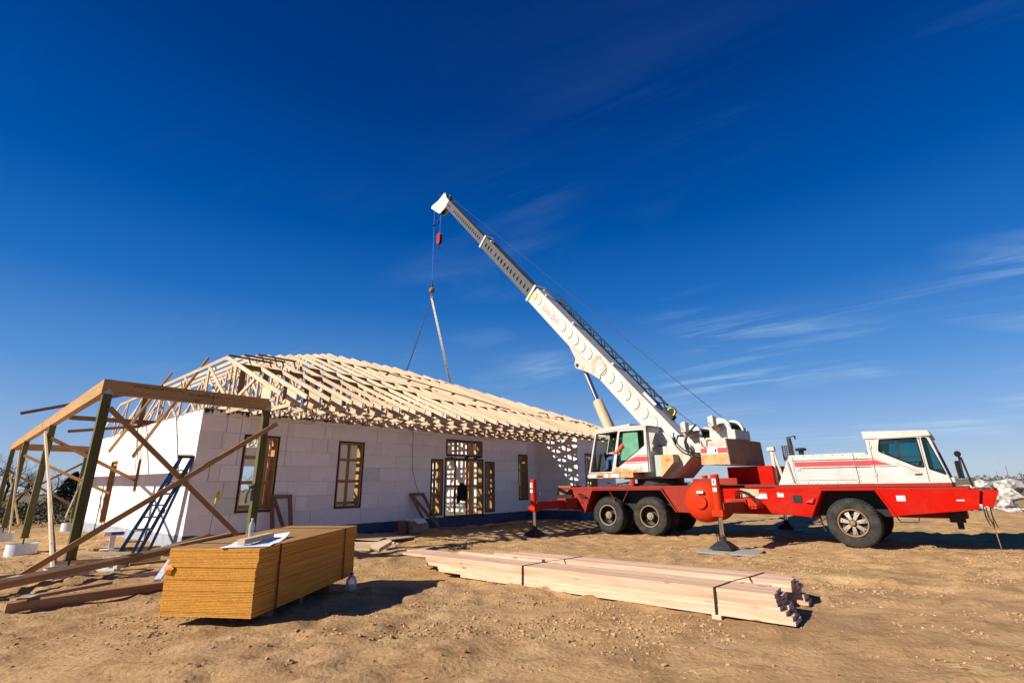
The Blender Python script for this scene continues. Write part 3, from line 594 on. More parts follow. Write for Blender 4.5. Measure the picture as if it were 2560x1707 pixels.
for i in range(4):
    u = 13.9+.75*i; loose('spacer_board', b(u, .35+.4*i, zt(.35+.4*i)+.02), b(u+.72, .35+.4*i, zt(.35+.4*i)+.02), .06, .03, 'brown', 'small spacer strip on the far truss tops, %s from the crane cab' % ('fourth', 'third', 'second', 'first')[i], 'spacer', NN, 'spacer strips on the far trusses')

# ------------------------------------------------------------ timber porch at the near end
def lu(n): return -2.45+.35*(2.5-n)/17.5          # line of the outer beam
porch = thing('timber_porch', 'bare timber porch frame of greenish posts and glued beams beside the house', 'porch frame', T(b(-2.4, 2.5, 0)))
def pbeam(p, q): return board('beam', p, q, .265, .13, 'glulam', porch)
bm1 = pbeam(b(-2.52, 2.5, 3.325), b(.58, 2.5, 3.325)); pbeam(b(lu(2.43), 2.43, 3.325), b(lu(-15.1), -15.1, 3.325)); pbeam(b(lu(-15)+.07, -15.0, 3.325), b(.6, -15.0, 3.325))
def bprint():
    mb = MB(); rs = random.Random(4); f = WM[bm1.name].inverted()
    for row, (x0, x1, zc) in enumerate(((-2.05, -1.25, .035), (-2.05, -1.2, .008), (-1.15, -.45, -.005), (-1.1, -.5, -.03), (-.4, .1, -.01))):
        u = x0
        while u < x1:
            w_ = .012+.03*rs.random(); h_ = .008+.006*rs.random(); p = f @ b(u, 2.5, 3.36+zc); mb.box((p.x, -.067, p.z), (p.x+w_, .067, p.z+h_)); u += w_+.006+.03*(rs.random() < .2)
    p = f @ b(-.65, 2.5, 3.31); mb.box((p.x, -.0665, p.z-.12), (p.x+.012, .0665, p.z+.14))
    return mb.build('stencil_print', 'blackbrown', bm1)
bprint()
PO = [(-2.42, 2.5, .33), (.52, 2.5, .45), (lu(-4), -4.0, .36), (lu(-10), -10.0, .37), (lu(-15), -14.95, .4), (.3, -15.0, .39)]
for (u, n, zb_) in PO:
    po = board('post', b(u, n, zb_), b(u, n, 3.19), .14, .14, 'green_post', porch, side=NN)
    mb = MB(); mb.tube([b(u, n, zb_+.02), b(u, n, .1)], .016, 8); mb.build('anchor_rod', 'dark', porch, Matrix.Identity(4))
    mb = MB(); mb.box((-.085, -.085, 0), (.085, .085, .012)); mb.build('base_plate', 'dark', porch, frame(b(u, n, zb_-.014), NN, UU, ZZ))
    mb = MB()
    if n > 0: mb.plate([(-.075, 0), (.075, 0), (.075, .03), (0, .105), (-.075, .03)], lambda a, z: Vector((.072, a, z)), (.004, 0, 0))
    else: mb.plate([(-.075, 0), (.075, 0), (.075, .03), (0, .105), (-.075, .03)], lambda a, z: Vector((a, -.072, z)), (0, -.004, 0))
    mb.build('cap_plate', 'steel', porch, frame(b(u, n, 3.185), NN, UU, ZZ))
def brace(p, q, w=.089, mat='brace', side=ZZ): return board('brace', p, q, w, .038, mat, porch, side)
brace(b(-2.36, 2.595, 2.93), b(.32, 2.595, .42)); brace(b(.74, 2.640, 2.89), b(-3.27, 2.640, -.04), .095)
brace(b(lu(-4)-.10, -4.2, 3.02), b(-2.5, 1.9, .18), .089, 'pine'); brace(b(lu(-4)-.14, -1.1, 1.55), b(-2.55, 2.05, .16), .089, 'pine')
brace(b(lu(-3.9), -3.9, 2.86), b(.0, -4.85, 1.75)); brace(b(lu(-9.9), -9.7, 2.70), b(.0, -7.9, 1.40))
brace(b(lu(-15), -15.08, 2.4), b(.25, -15.08, .9), .089); brace(b(.3, -15.1, 2.75), b(lu(-15), -15.1, 1.0)); brace(b(lu(-10)-.09, -10.3, 2.9), b(lu(-10)-.09, -7.3, .3), .089, 'pine')
brace(b(.38, -14.9, 2.4), b(-.3, -12.6, .5), .089, 'pine'); brace(b(lu(-15)+.1, -14.9, 2.2), b(lu(-10)+.4, -10.5, .4))
BN = 'braces over the timber porch'
loose('brace_board', b(.95, -3.4, 5.62), b(-.98, -1.38, 2.28), .089, .038, 'brace', 'long sloping stick from the first truss down past the sunlit end wall, nearer one', 'board', ZZ, BN)
loose('brace_board', b(.85, -6.7, 5.63), b(-.95, -4.2, 2.58), .089, .038, 'brace', 'long sloping stick from the first truss down past the sunlit end wall, farther one', 'board', ZZ, BN)
loose('brace_board', b(-2.86, -6, 3.68), b(.45, -6, 4.90), .089, .038, 'brown', 'dark board rising over the porch beam towards the trusses', 'board', ZZ, BN)
loose('brace_board', b(-1.72, -6.05, 3.25), b(.5, -6.05, 3.62), .089, .038, 'brown', 'lower of two dark boards sticking out above the end wall', 'board', ZZ, BN)
loose('brace_board', b(-1.75, -6.1, 3.68), b(.5, -6.1, 3.70), .14, .038, 'brown', 'upper of two dark boards sticking out above the end wall', 'board', ZZ, BN)
loose('brace_board', b(.08, -6.16, 3.52), b(.08, -6.16, 4.65), .14, .038, 'brown', 'upright dark board standing on the sunlit end wall', 'board', UU, BN)
for (u, n, nm) in ((-2.42, 2.5, 'under the nearest porch corner post'), (lu(-4), -4.0, 'under the second porch post along the outer beam'), (lu(-10), -10, 'under the third porch post along the outer beam'), (.3, -15, 'under the rear porch post by the house'), (lu(-15), -15, 'under the rear outer porch corner post'), (.52, 2.5, 'behind the plywood stack under a porch post')):
    t = thing('form_tube', 'white cardboard concrete form tube ' + nm, 'form tube', T(b(u, n, 0)), 'form tubes under the porch posts')
    mb = MB(); mb.lathe([(.305, -.3), (.305, .215), (.297, .215), (.297, .12)], (0, 0, 0), ZZ, 32); mb.build('shell', 'tube', t, smooth=40)
    mb = MB(); mb.lathe([(.296, .18), (.2, .185), (.0, .187)], (0, 0, 0), ZZ, 32); mb.build('concrete_fill', 'concrete', t, smooth=40)

# ------------------------------------------------------------ mobile crane: carrier
crane = thing('mobile_crane', 'red and white mobile crane truck with its long telescopic boom raised over the house', 'crane', TF)
def side(pts, y, d, holes=(), mi=0, mb=None):
    mb = mb or MB(); return mb.plate(pts, lambda x, z: Vector((x, y, z)), (0, d, 0), holes, mi)
def tbox(name, a, b_, mat, parent=crane, bevel=0.006): mb = MB(); mb.box(a, b_); return mb.build(name, mat, parent, TF, bevel=bevel)
def ell(cx, cz, rx, rz, n=20, q0=0): return [(cx+rx*math.cos(q0+2*math.pi*i/n), cz+rz*math.sin(q0+2*math.pi*i/n)) for i in range(n)]
def rrect(x0, x1, z0, z1, r=.06, n=5):
    out = []
    for cx, cz, q in ((x1-r, z1-r, 0), (x0+r, z1-r, 1), (x0+r, z0+r, 2), (x1-r, z0+r, 3)):
        out += [(cx+r*math.cos((q+i/n)*math.pi/2), cz+r*math.sin((q+i/n)*math.pi/2)) for i in range(n+1)]
    return out
def rpoly(pts, r=.05, n=4):
    # rounded corners
    out = []; k = len(pts)
    for i in range(k):
        p, a, c_ = Vector(pts[i]), Vector(pts[i-1]), Vector(pts[(i+1) % k]); da = (a-p).normalized(); dc = (c_-p).normalized()
        s0, s1 = p+da*r, p+dc*r
        for j in range(n+1):
            t = j/n; q = s0*(1-t)**2+p*2*t*(1-t)+s1*t*t; out.append((q.x, q.y))
    return out
tbox('carrier_frame', (-1.75, .62, .62), (8.2, 1.60, 1.22), 'red_dark', bevel=.01)
mb = MB(); mb.box((-1.85, .06, 1.285), (2.72, 2.18, 1.355)); mb.box((2.72, .35, 1.285), (4.75, 2.18, 1.345)); mb.build('deck', 'red_dark', crane, TF, bevel=.004)
# rear skirt and its wheel arch flange
mb = MB(); side([(-1.30, 1.28), (-.52, 1.28), (-.80, .62), (-1.0, .62), (-1.0, .86), (-1.22, 1.02)], .04, .02, mb=mb); mb.build('rear_skirt', 'red_dark', crane, TF)
mb = MB(); side([(1.86, 1.28), (2.78, 1.28), (2.78, .64), (2.24, .66)], .04, .02, mb=mb); mb.build('side_skirt', 'red_dark', crane, TF)
def flange(name, pts, y0, y1, t, mat):
    mb = MB()
    for p, q in zip(pts[:-1], pts[1:]):
        p, q = Vector(p), Vector(q); d = (q-p).normalized(); nrm = Vector((-d.y, d.x))*t
        mb.plate([p-d*t*.3, q+d*t*.3, q+d*t*.3+nrm, p-d*t*.3+nrm], lambda x, z: Vector((x, y0, z)), (0, y1-y0, 0))
    return mb.build(name, mat, crane, TF)
flange('wheel_arch', [(-.80, .60), (-.50, 1.245), (1.82, 1.245), (2.2, .66)], -.02, .62, .032, 'red_dark')
for xx in (.12, .75):
    mb = MB(); mb.tube([(xx, -.0, 1.22), (xx+.18*(1 if xx < .5 else -1), .0, .92)], .012, 6); mb.build('arch_strut', 'red_dark', crane, TF)
# rear mounting wedge
mb = MB(); mb.plate([(-1.9, 1.40), (-1.35, 1.40), (-1.62, 1.12), (-1.98, 1.12)], lambda x, z: Vector((x, .08, z)), (0, .6, 0)); mb.build('toolbox', 'brown', crane, TF, bevel=.008)
# middle side panel
mb = MB(); side([(3.55, 1.27), (5.80, 1.27), (5.52, .615), (4.62, .68), (4.30, .66), (3.55, .7)], .0, .05, mb=mb); mid = mb.build('side_panel', 'red', crane, TF, bevel=.004)
flange('wheel_arch', [(5.50, .61), (5.80, 1.20), (6.80, 1.20), (7.05, .67)], -.035, .65, .04, 'red')
mb = MB(); side([(6.82, 1.22), (8.32, 1.22), (8.24, .81), (7.02, .675)], .0, .04, mb=mb); mb.build('front_panel', 'red', crane, TF, bevel=.004)
mb = MB(); mb.box((5.3, .02, 1.215), (8.34, 2.14, 1.255)); mb.box((4.78, .10, 1.262), (8.10, 2.10, 1.335)); mb.build('running_board', 'red_dark', crane, TF, bevel=.005)
mb = MB(); side([(8.30, 1.21), (8.49, 1.20), (8.40, .83), (8.22, .81)], -.015, 2.2, mb=mb); mb.build('bumper', 'red', crane, TF, bevel=.008)
mb = MB(); side([(8.49, 1.18), (8.76, 1.19), (8.60, .84), (8.52, .90), (8.46, .86)], .06, .05, mb=mb); side([(8.49, 1.18), (8.76, 1.19), (8.60, .84), (8.52, .90), (8.46, .86)], 1.0, .05, mb=mb); mb.box((8.40, .07, .93), (8.60, 1.02, 1.17)); mb.build('bumper_bracket', 'red', crane, TF, bevel=.004)
tbox('far_side_panel', (2.8, 2.10, .66), (5.5, 2.16, 1.27), 'red_dark'); tbox('far_side_panel', (6.95, 2.10, .75), (8.3, 2.16, 1.21), 'red_dark')
mb = MB(); mb.box((7.9, .5, .55), (8.15, .9, .83)); mb.box((8.0, .6, .42), (8.1, .72, .56)); mb.build('tow_bracket', 'dark', crane, TF)
mb = MB(); mb.tube([(7.05, .1, .70), (7.12, .1, .56), (7.42, .1, .56), (7.46, .1, .70)], .012, 8); mb.build('step_bar', 'dark', crane, TF, smooth=40)
mb = MB(); mb.tube([(5.62, .2, .66), (5.66, .2, .40), (5.70, .2, .30)], .014, 6); mb.build('mud_flap_rod', 'dark', crane, TF)
# labels
def label(x0, x1, z0, z1, y, mat='label', head=None):
    mb = MB(); mb.box((x0, y-.004, z0), (x1, y-.001, z1)); o = mb.build('sticker', mat, crane, TF)
    if head: mb = MB(); mb.box((x0+.35*(x1-x0), y-.0055, z1-.22*(z1-z0)), (x1, y-.0042, z1-.02*(z1-z0))); mb.build('sticker_band', head, o, TF)
    return o
label(4.33, 4.60, 1.02, 1.16, 0, head='stripe'); label(4.84, 4.98, 1.06, 1.16, 0, head='stripe'); label(7.15, 7.30, .98, 1.09, 0); label(8.10, 8.22, .99, 1.012, 0)
mb = MB(); mb.plate(rrect(5.17, 5.36, .93, 1.10, .02), lambda x, z: Vector((x, -.002, z)), (0, -.012, 0)); mb.build('side_light', 'black', crane, TF)
mb = MB(); side([(5.42, .95), (5.62, 1.03), (5.58, .93)], -.01, -.06, mb=mb); mb.build('step_plate', 'stripe', crane, TF)
# red box behind the engine hood
tbox('tool_chest', (3.52, .62, 1.36), (4.66, 1.9, 1.82), 'red', bevel=.008); tbox('deck_rail', (2.72, .12, 1.36), (3.9, .3, 1.53), 'red_dark')
# round tank with domed end
mb = MB(); mb.lathe([(0, -.245), (.13, -.243), (.26, -.222), (.37, -.18), (.46, -.11), (.51, -.04), (.525, .02), (.525, .9), (.4, 1.0), (0, 1.02)], (2.97, .12, .93), (0, 1, 0), 40); tank = mb.build('round_tank', 'orange_red', crane, TF, smooth=35)
mb = MB(); mb.lathe([(0, -.04), (.165, -.04), (.175, -.03), (.175, .03)], (2.97, -.125, .93), (0, 1, 0), 28); mb.build('tank_cover', 'orange_red', tank, TF, smooth=35)
mb = MB()
for i in range(14): q = 6.283*i/14; mb.lathe([(0, -.01), (.009, -.008), (.009, .02)], (2.97+.155*math.cos(q), -.165, .93+.155*math.sin(q)), (0, 1, 0), 8)
mb.build('cover_bolts', 'red_dark', tank, TF)
mb = MB(); mb.lathe([(.0, .19), (.085, .19), (.085, .165), (.07, .16), (.07, 0)], (3.0, .3, 1.42), (0, 0, 1), 20); mb.lathe([(.0, .13), (.05, .13), (.05, 0)], (3.18, .3, 1.42), (0, 0, 1), 16); mb.tube([(3.18, .3, 1.5), (3.36, .3, 1.47), (3.44, .32, 1.3)], .03, 10); mb.build('filler_neck', 'orange_red', tank, TF, smooth=40)
mb = MB(); mb.box((2.92, -.185, 1.15), (3.09, -.05, 1.21)); mb.build('sticker', 'label', tank, TF)
# outriggers
def outrigger(x, near, zj=.8, long_=True):
    s_ = -1 if near else 1; yj = -1.95 if near else 3.98; y0 = .3 if near else 1.9; x0 = x
    mb = MB()
    pr = [(x-.13, .72), (x+.13, .72), (x+.13, .97), (x-.13, .97)]
    mb.box((x-.125, min(y0, yj), .74), (x+.125, max(y0, yj), .97)); bmo = mb.build('outrigger_beam', 'red_dark', crane, TF, bevel=.006)
    mb = MB(); ya, yb = sorted((s_*-.15+(.15 if near else 2.05), (.15 if near else 2.05)+s_*.75)); mb.box((x-.17, ya, .69), (x+.17, yb, 1.03)); mb.build('outrigger_sleeve', 'red_dark', crane, TF, bevel=.02)
    mb = MB(); mb.lathe([(0, .02), (.075, .02), (.09, 0), (.09, -.86), (.10, -.86), (.10, -.89), (.06, -.90)], (x, yj, 1.58), ZZ, 24); mb.box((x-.12, yj-.12, .70), (x+.12, yj+.12, .84)); jk = mb.build('jack_tube', 'orange_red', crane, TF, smooth=35)
    mb = MB(); mb.lathe([(.05, 0), (.05, .55)], (x, yj, .20), ZZ, 20); mb.build('jack_rod', 'rod', jk, TF, smooth=35)
    mb = MB(); q = .24; mb.add([(x-q, yj-q, .05), (x+q, yj-q, .05), (x+q, yj+q, .05), (x-q, yj+q, .05), (x-.09, yj-.09, .19), (x+.09, yj-.09, .19), (x+.09, yj+.09, .19), (x-.09, yj+.09, .19)], [(0,3,2,1),(4,5,6,7),(0,1,5,4),(1,2,6,5),(2,3,7,6),(3,0,4,7)])
    mb.box((x-q, yj-q, .035), (x+q, yj+q, .05)); mb.lathe([(0, .09), (.075, .09), (.075, -.02)], (x, yj, .20), ZZ, 16)
    mb.tube([(x-.09, yj-.08, .18), (x-.09, yj-.08, .31), (x+.09, yj-.08, .31), (x+.09, yj-.08, .18)], .008, 6); mb.build('jack_foot', 'dark', jk, TF, bevel=.006)
    if near:
        mb = MB(); mb.box((x-.045, yj-.096, 1.36), (x+.045, yj-.086, 1.50)); mb.box((x-.045, yj-.096, 1.22), (x+.045, yj-.086, 1.31)); mb.build('sticker', 'label', jk, TF)
        mb = MB(); mb.box((x-.014, yj-.099, 1.40), (x+.014, yj-.0965, 1.47)); mb.build('sticker_band', 'black', jk, TF)
    return jk
outrigger(4.12, True); outrigger(-1.28, True); outrigger(3.9, False); outrigger(-1.28, False)
mb = MB(); mb.plate([(3.75, 1.02), (4.38, 1.04), (4.52, .88), (4.50, .80), (3.75, .80)], lambda x, z: Vector((x, -.55, z)), (0, .6, 0)); mb.build('outrigger_cover', 'orange_red', crane, TF, bevel=.02)
mb = MB(); side([(3.98, 1.05), (4.42, 1.09), (4.44, 1.24), (4.0, 1.26)], .012, -.03, mb=mb); mb.build('control_plate', 'cream', crane, TF)
mb = MB()
for i in range(4): x = 3.85+.05*i; mb.tube([(x, -.02, 1.0), (x+.02, -.06, 1.2), (x+.22, -.12, 1.22-.02*i), (x+.40, -.3, 1.05), (x+.44+.02*i, -.58, .84)], .012, 6)
mb.build('hydraulic_hose', 'black', crane, TF, smooth=60)
mb = MB()
for i in range(3): x = -.95+.06*i; mb.tube([(x, -.02, 1.02), (x-.05, -.1, 1.16), (x+.14, -.12, 1.10), (x+.1, -.2, .85)], .011, 6)
mb.build('hydraulic_hose', 'black', crane, TF, smooth=60)
def pad(x, y, w, d, rz, nm):
    t = thing('outrigger_pad', 'grey plywood sheet laid under the ' + nm, 'pad', TF @ T((x, y, .0)) @ Matrix.Rotation(rz, 4, 'Z'), 'pads under the crane outriggers')
    for i in range(2): mb = MB(); mb.box((-w/2+.03*i, -d/2+.04*i, -.012+.012*i), (w/2+.03*i, d/2-.02*i, -.001+.012*i)); mb.build('pad_sheet', 'osb', t)
pad(4.28, -2.05, 1.15, .95, .12, 'near front outrigger foot'); pad(-1.28, -1.98, .9, .8, -.1, 'near rear outrigger foot'); pad(3.75, 3.95, 1.0, .8, .0, 'far front outrigger foot')
# wheels
def wheel(x, y, near, kind, Rr=.53):
    s_ = -1 if near else 1; ax = (0, s_, 0); o = (x, y, Rr-.005); k = Rr/.53
    prof = [(.30, -.275), (.40, -.285), (.485, -.27), (.517, -.235), (.53, -.20), (.53, -.075), (.517, -.04), (.497, -.016), (.492, -.012), (.488, -.014), (.44, .004), (.432, .002), (.425, .004), (.36, .0), (.335, -.004), (.331, -.010), (.32, -.012), (.300, -.02), (.295, -.05)]
    mb = MB(); mb.lathe([(r*k, h) for r, h in prof], o, ax, 64)
    n = 52
    for i in range(n):
        q = 2*math.pi*i/n; c_, s2 = math.cos(q), math.sin(q); t_ = Vector((-s2, 0, c_)); rd = Vector((c_, 0, s2)); oo = Vector(o); Y = Vector(ax)
        for (h0, h1) in ((-.075, -.01), (-.27, -.20), (-.17, -.105)):
            P = []
            for hh in (h0, h1):
                for tt in (-.022, .022):
                    for rr in (.505*k, (.538 if hh != h1 or h1 < -.02 else .515)*k): P.append(oo+rd*rr+t_*tt+Y*hh)
            mb.add(P, [(0,1,3,2),(4,6,7,5),(0,4,5,1),(2,3,7,6),(1,5,7,3),(0,2,6,4)])
    w = mb.build('wheel', 'rubber', crane, TF, smooth=30)
    if kind == 'front':
        mb = MB(); mb.lathe([(.302*k, -.03), (.302*k, .004), (.292*k, .012), (.280*k, .006), (.268*k, -.03), (.266*k, -.04)], o, ax, 48); mb.lathe([(.265*k, -.041), (.258*k, -.10), (.12, -.12), (.0, -.12)], o, ax, 48, 1); mb.build('rim', ['rim_rust', 'dark'], w, TF, smooth=35)  # dark disc and inner wall paint the shade behind the spokes
        mb = MB()
        for i in range(7):
            q = 2*math.pi*i/7+.22; rd = Vector((math.cos(q), 0, math.sin(q))); tn = Vector((-rd.z, 0, rd.x)); Y = Vector(ax); oo = Vector(o); P = []
            for (rr, ww, hh) in ((.07, .030, -.005), (.16, .040, -.012), (.255, .052, -.045)):
                for tt in (-ww, ww):
                    for dd in (hh, hh-.06): P.append(oo+rd*rr+tn*tt+Y*dd)
            mb.add(P, [(0,2,6,4),(4,6,10,8),(1,5,7,3),(5,9,11,7),(0,4,5,1),(4,8,9,5),(2,3,7,6),(6,7,11,10),(8,10,11,9),(0,1,3,2)])
            oq = oo+rd*.215+Y*-.03; mb.lathe([(0, .02), (.018, .018), (.018, -.02)], oq, ax, 8)
        mb.build('spokes', 'rim_silver', w, TF, bevel=.008)
        mb = MB(); mb.lathe([(.0, .05), (.04, .045), (.06, .02), (.065, -.05)], o, ax, 20); mb.lathe([(.10, -.01), (.10, -.06)], o, ax, 20); mb.build('hub', 'rim_rust', w, TF, smooth=40)
    else:
        mat = 'dustrim' if kind == 'a' else 'rim_rust'
        mb = MB(); mb.lathe([(.302, -.03), (.302, .006), (.290, .012), (.272, .004), (.266, -.02)], o, ax, 48); mb.lathe([(.265, -.021), (.255, -.12), (.245, -.2)], o, ax, 48, 1); mb.build('rim', [mat, 'dark'], w, TF, smooth=35)  # second material paints recess shade onto the inner rim wall
        mb = MB(); mb.lathe([(.25, -.19), (.16, -.215), (.12, -.21), (0, -.21)], o, ax, 40)
        for i in range(5):
            q = 6.283*i/5; rd = Vector((math.cos(q), 0, math.sin(q))); mb.lathe([(0, .015), (.03, .01), (.03, -.04)], Vector(o)+rd*.20+Vector(ax)*-.17, ax, 10)
        mb.build('rim_disc', 'dark', w, TF, smooth=35)  # dark disc colour carries the shade of the deep rim
        mb = MB(); mb.lathe([(0, -.01), (.05, -.012), (.055, -.03), (.095, -.035), (.105, -.045), (.105, -.10), (.07, -.12), (.07, -.21)], o, ax, 28); mb.build('hub', 'dustrim', w, TF, smooth=35)
        mb = MB()
        for i in range(8): q = 6.283*i/8; rd = Vector((math.cos(q), 0, math.sin(q))); mb.lathe([(0, .016), (.012, .014), (.012, -.01)], Vector(o)+rd*.078+Vector(ax)*-.033, ax, 6)
        mb.build('wheel_nuts', 'rim_silver', w, TF)
    return w
wheel(0, 0.02, True, 'a'); wheel(1.38, 0.02, True, 'b'); wheel(6.28, .02, True, 'front', .515)
wheel(0, 2.12, False, 'a'); wheel(1.38, 2.12, False, 'b'); wheel(6.28, 2.12, False, 'front', .515)
for x in (0, 1.38):
    for y in (.64, 1.78): mb = MB(); mb.lathe([(.30, -.27), (.49, -.27), (.53, -.2), (.53, -.07), (.49, 0), (.30, 0)], (x, y, .525), (0, -1, 0), 40); mb.build('inner_tyre', 'rubber', crane, TF, smooth=35)
for x in (0, 1.38, 6.28): mb = MB(); mb.tube([(x, .2, .525), (x, 1.95, .525)], .09, 12); mb.build('axle', 'dark', crane, TF)
mb = MB(); mb.box((5.52, .585, .64), (7.02, .612, 1.21)); mb.build('wheel_well_shade', 'black', crane, TF); mb = MB(); mb.box((-.78, .57, .64), (2.2, .615, 1.27)); mb.build('wheel_well_shade', 'black', crane, TF)  # black sheets added inside the arches to paint their deep shade
# engine hood
hp = [(4.84, 1.336), (5.18, 2.035), (6.72, 2.02), (6.93, 1.87), (7.60, 1.336)]
mb = MB(); side(hp, .25, 1.75, mb=mb); hood = mb.build('engine_hood', 'white', crane, TF, bevel=.012)
def film(name, pts, y, mat, parent): mb = MB(); side(pts, y, -.003, mb=mb); return mb.build(name, mat, parent, TF)
film('hood_stripe', [(5.275, 1.755), (5.27, 1.865), (6.50, 1.848), (6.50, 1.738)], .248, 'stripe', hood); film('hood_stripe', [(6.52, 1.738), (6.52, 1.848), (6.92, 1.842), (7.0, 1.80), (7.20, 1.733)], .2405, 'stripe', hood)
film('pinstripe', [(5.25, 1.905), (5.25, 1.895), (6.93, 1.87), (6.92, 1.88)], .2405, 'navy', hood); film('pinstripe', [(5.40, 1.722), (5.40, 1.712), (7.28, 1.695), (7.27, 1.706)], .2405, 'navy', hood)
film('hood_seam', [(6.503, 2.0), (6.515, 2.0), (6.535, 1.34), (6.523, 1.34)], .2485, 'dark', hood); film('hood_seam', [(5.245, 2.0), (5.252, 2.0), (5.262, 1.34), (5.255, 1.34)], .2485, 'dark', hood); film('hood_seam', [(5.26, 1.438), (5.26, 1.432), (6.52, 1.425), (6.52, 1.431)], .2485, 'dark', hood)
mb = MB(); mb.tube([(5.13, .25, 1.88), (5.13, .20, 1.87), (5.20, .20, 1.40), (5.20, .25, 1.39)], .011, 8); mb.build('grab_handle', 'steel', hood, TF, smooth=50)
mb = MB(); side(rrect(5.30, 5.38, 1.66, 1.73, .01), .249, -.012, mb=mb); mb.build('latch', 'steel', hood, TF)
# driver cab
cabp = [(6.80, 1.336), (6.80, 2.30), (7.85, 2.30), (7.93, 2.26), (8.10, 1.336)]
w1 = rpoly([(7.0, 2.03), (7.06, 2.28), (7.70, 2.275), (7.72, 1.66), (7.60, 1.68)], .035); w2 = rpoly([(7.79, 2.27), (7.865, 2.275), (8.045, 1.50), (7.80, 1.62)], .022)
mb = MB(); side(cabp, .242, .035, [w1, w2], mb=mb); side(cabp, 1.96, .035, [w1, w2], mb=mb)
mb.box((6.80, .29, 1.336), (6.835, 1.955, 2.0)); mb.box((6.80, .29, 2.0), (6.835, .42, 2.30)); mb.box((6.80, 1.8, 2.0), (6.835, 1.955, 2.30))
P0, P1 = Vector((7.93, 0, 2.26)), Vector((8.10, 0, 1.336)); dd = P1-P0
def wsb(a, c_, y0, y1): p, q = P0+dd*a, P0+dd*c_; mb.add([(p.x, y0, p.z), (q.x, y0, q.z), (q.x, y1, q.z), (p.x, y1, p.z), (p.x-.04, y0, p.z), (q.x-.04, y0, q.z), (q.x-.04, y1, q.z), (p.x-.04, y1, p.z)], [(0,1,2,3),(7,6,5,4),(0,4,5,1),(1,5,6,2),(2,6,7,3),(3,7,4,0)])
wsb(.80, 1, .29, 1.955); wsb(0, .8, .29, .36); wsb(0, .8, 1.88, 1.955); wsb(-.02, .06, .29, 1.955)
cab = mb.build('driver_cab', 'white', crane, TF, bevel=.006)
mb = MB(); side([(6.77, 2.31), (6.76, 2.485), (7.93, 2.42), (7.96, 2.30)], .22, 1.80, mb=mb); mb.build('cab_roof', 'white', cab, TF, bevel=.015)
mb = MB(); side([(7.05, 2.30), (7.74, 2.295), (7.75, 2.26), (7.70, 2.285), (7.05, 2.29)], .245, -.05, mb=mb); mb.build('rain_gutter', 'white', cab, TF)
def pane(name, pts, y, mat='glass', parent=None): mb = MB(); mb.plate(pts, lambda x, z: Vector((x, y, z)), (0, .005, 0)); return mb.build(name, mat, parent or cab, TF)
pane('window_pane', w1, .268); pane('window_pane', w2, .268); pane('window_pane', w1, 1.975); pane('window_pane', w2, 1.975)
mb = MB(); p, q = P0+dd*.06, P0+dd*.80; mb.add([(p.x-.02, .36, p.z), (q.x-.02, .36, q.z), (q.x-.02, 1.88, q.z), (p.x-.02, 1.88, p.z)], [(0, 1, 2, 3)]); mb.build('windscreen', 'glass', cab, TF)
def ring(name, pts, y, t, mat, parent):
    mb = MB(); pts = [Vector((p[0], y, p[1])) for p in pts]; mb.tube(pts+[pts[0], pts[1]], t, 6, cap=False); return mb.build(name, mat, parent, TF, smooth=60)
ring('window_seal', w1, .241, .014, 'black', cab); ring('window_seal', w2, .241, .011, 'black', cab)
mb = MB(); mb.box((7.33, .255, 1.83), (7.36, .285, 2.275)); mb.box((7.2, .255, 1.87), (7.73, .285, 1.90)); mb.box((7.38, .3, 1.76), (7.72, .32, 1.785)); mb.build('sash_bar', 'black', cab, TF)
mb = MB(); mb.box((7.0, .8, 1.4), (7.35, 1.4, 1.62)); mb.box((6.95, .8, 1.6), (7.06, 1.4, 1.82)); mb.box((7.7, .4, 1.36), (7.98, 1.8, 1.62)); mb.build('cab_interior', 'black', cab, TF, bevel=.02)
mb = MB(); ring_o = Vector((7.60, 1.1, 1.72)); mb.tube([ring_o+Vector((.07*math.cos(q), .2*math.sin(q), .19*math.cos(q)*.6)) for q in (6.283*i/18 for i in range(19))], .013, 6); mb.tube([ring_o, (7.85, 1.1, 1.5)], .018, 6); mb.build('steering_wheel', 'black', cab, TF, smooth=60)
mb = MB(); mb.tube([(8.40, .06, 1.25), (8.34, .02, 1.82), (8.31, .0, 1.84), (8.30, .0, 1.45)], .017, 8); mir = mb.build('mirror_arm', 'black', crane, TF, smooth=50)
mb = MB(); mb.plate(rrect(-.045, .045, 1.42, 1.76, .03), lambda y, z: Vector((8.28+y*.9, y*.5, z)), (-.02, .04, 0)); mb.build('mirror', 'black', mir, TF, bevel=.006)
mb = MB(); mb.lathe([(0, 0), (.04, .005), (.06, .02), (.06, .03), (0, .035)], (8.29, .0, 1.89), (.5, -.85, 0), 20); mb.build('mirror', 'black', mir, TF, smooth=40)
mb = MB(); mb.tube([(7.26, .24, 1.77), (7.62, .24, 1.57)], .01, 6); mb.build('door_trim', 'steel', cab, TF)
mb = MB(); mb.box((7.98, .3, 1.34), (8.16, .62, 1.44)); mb.build('cowl', 'white_rust', cab, TF, bevel=.01)
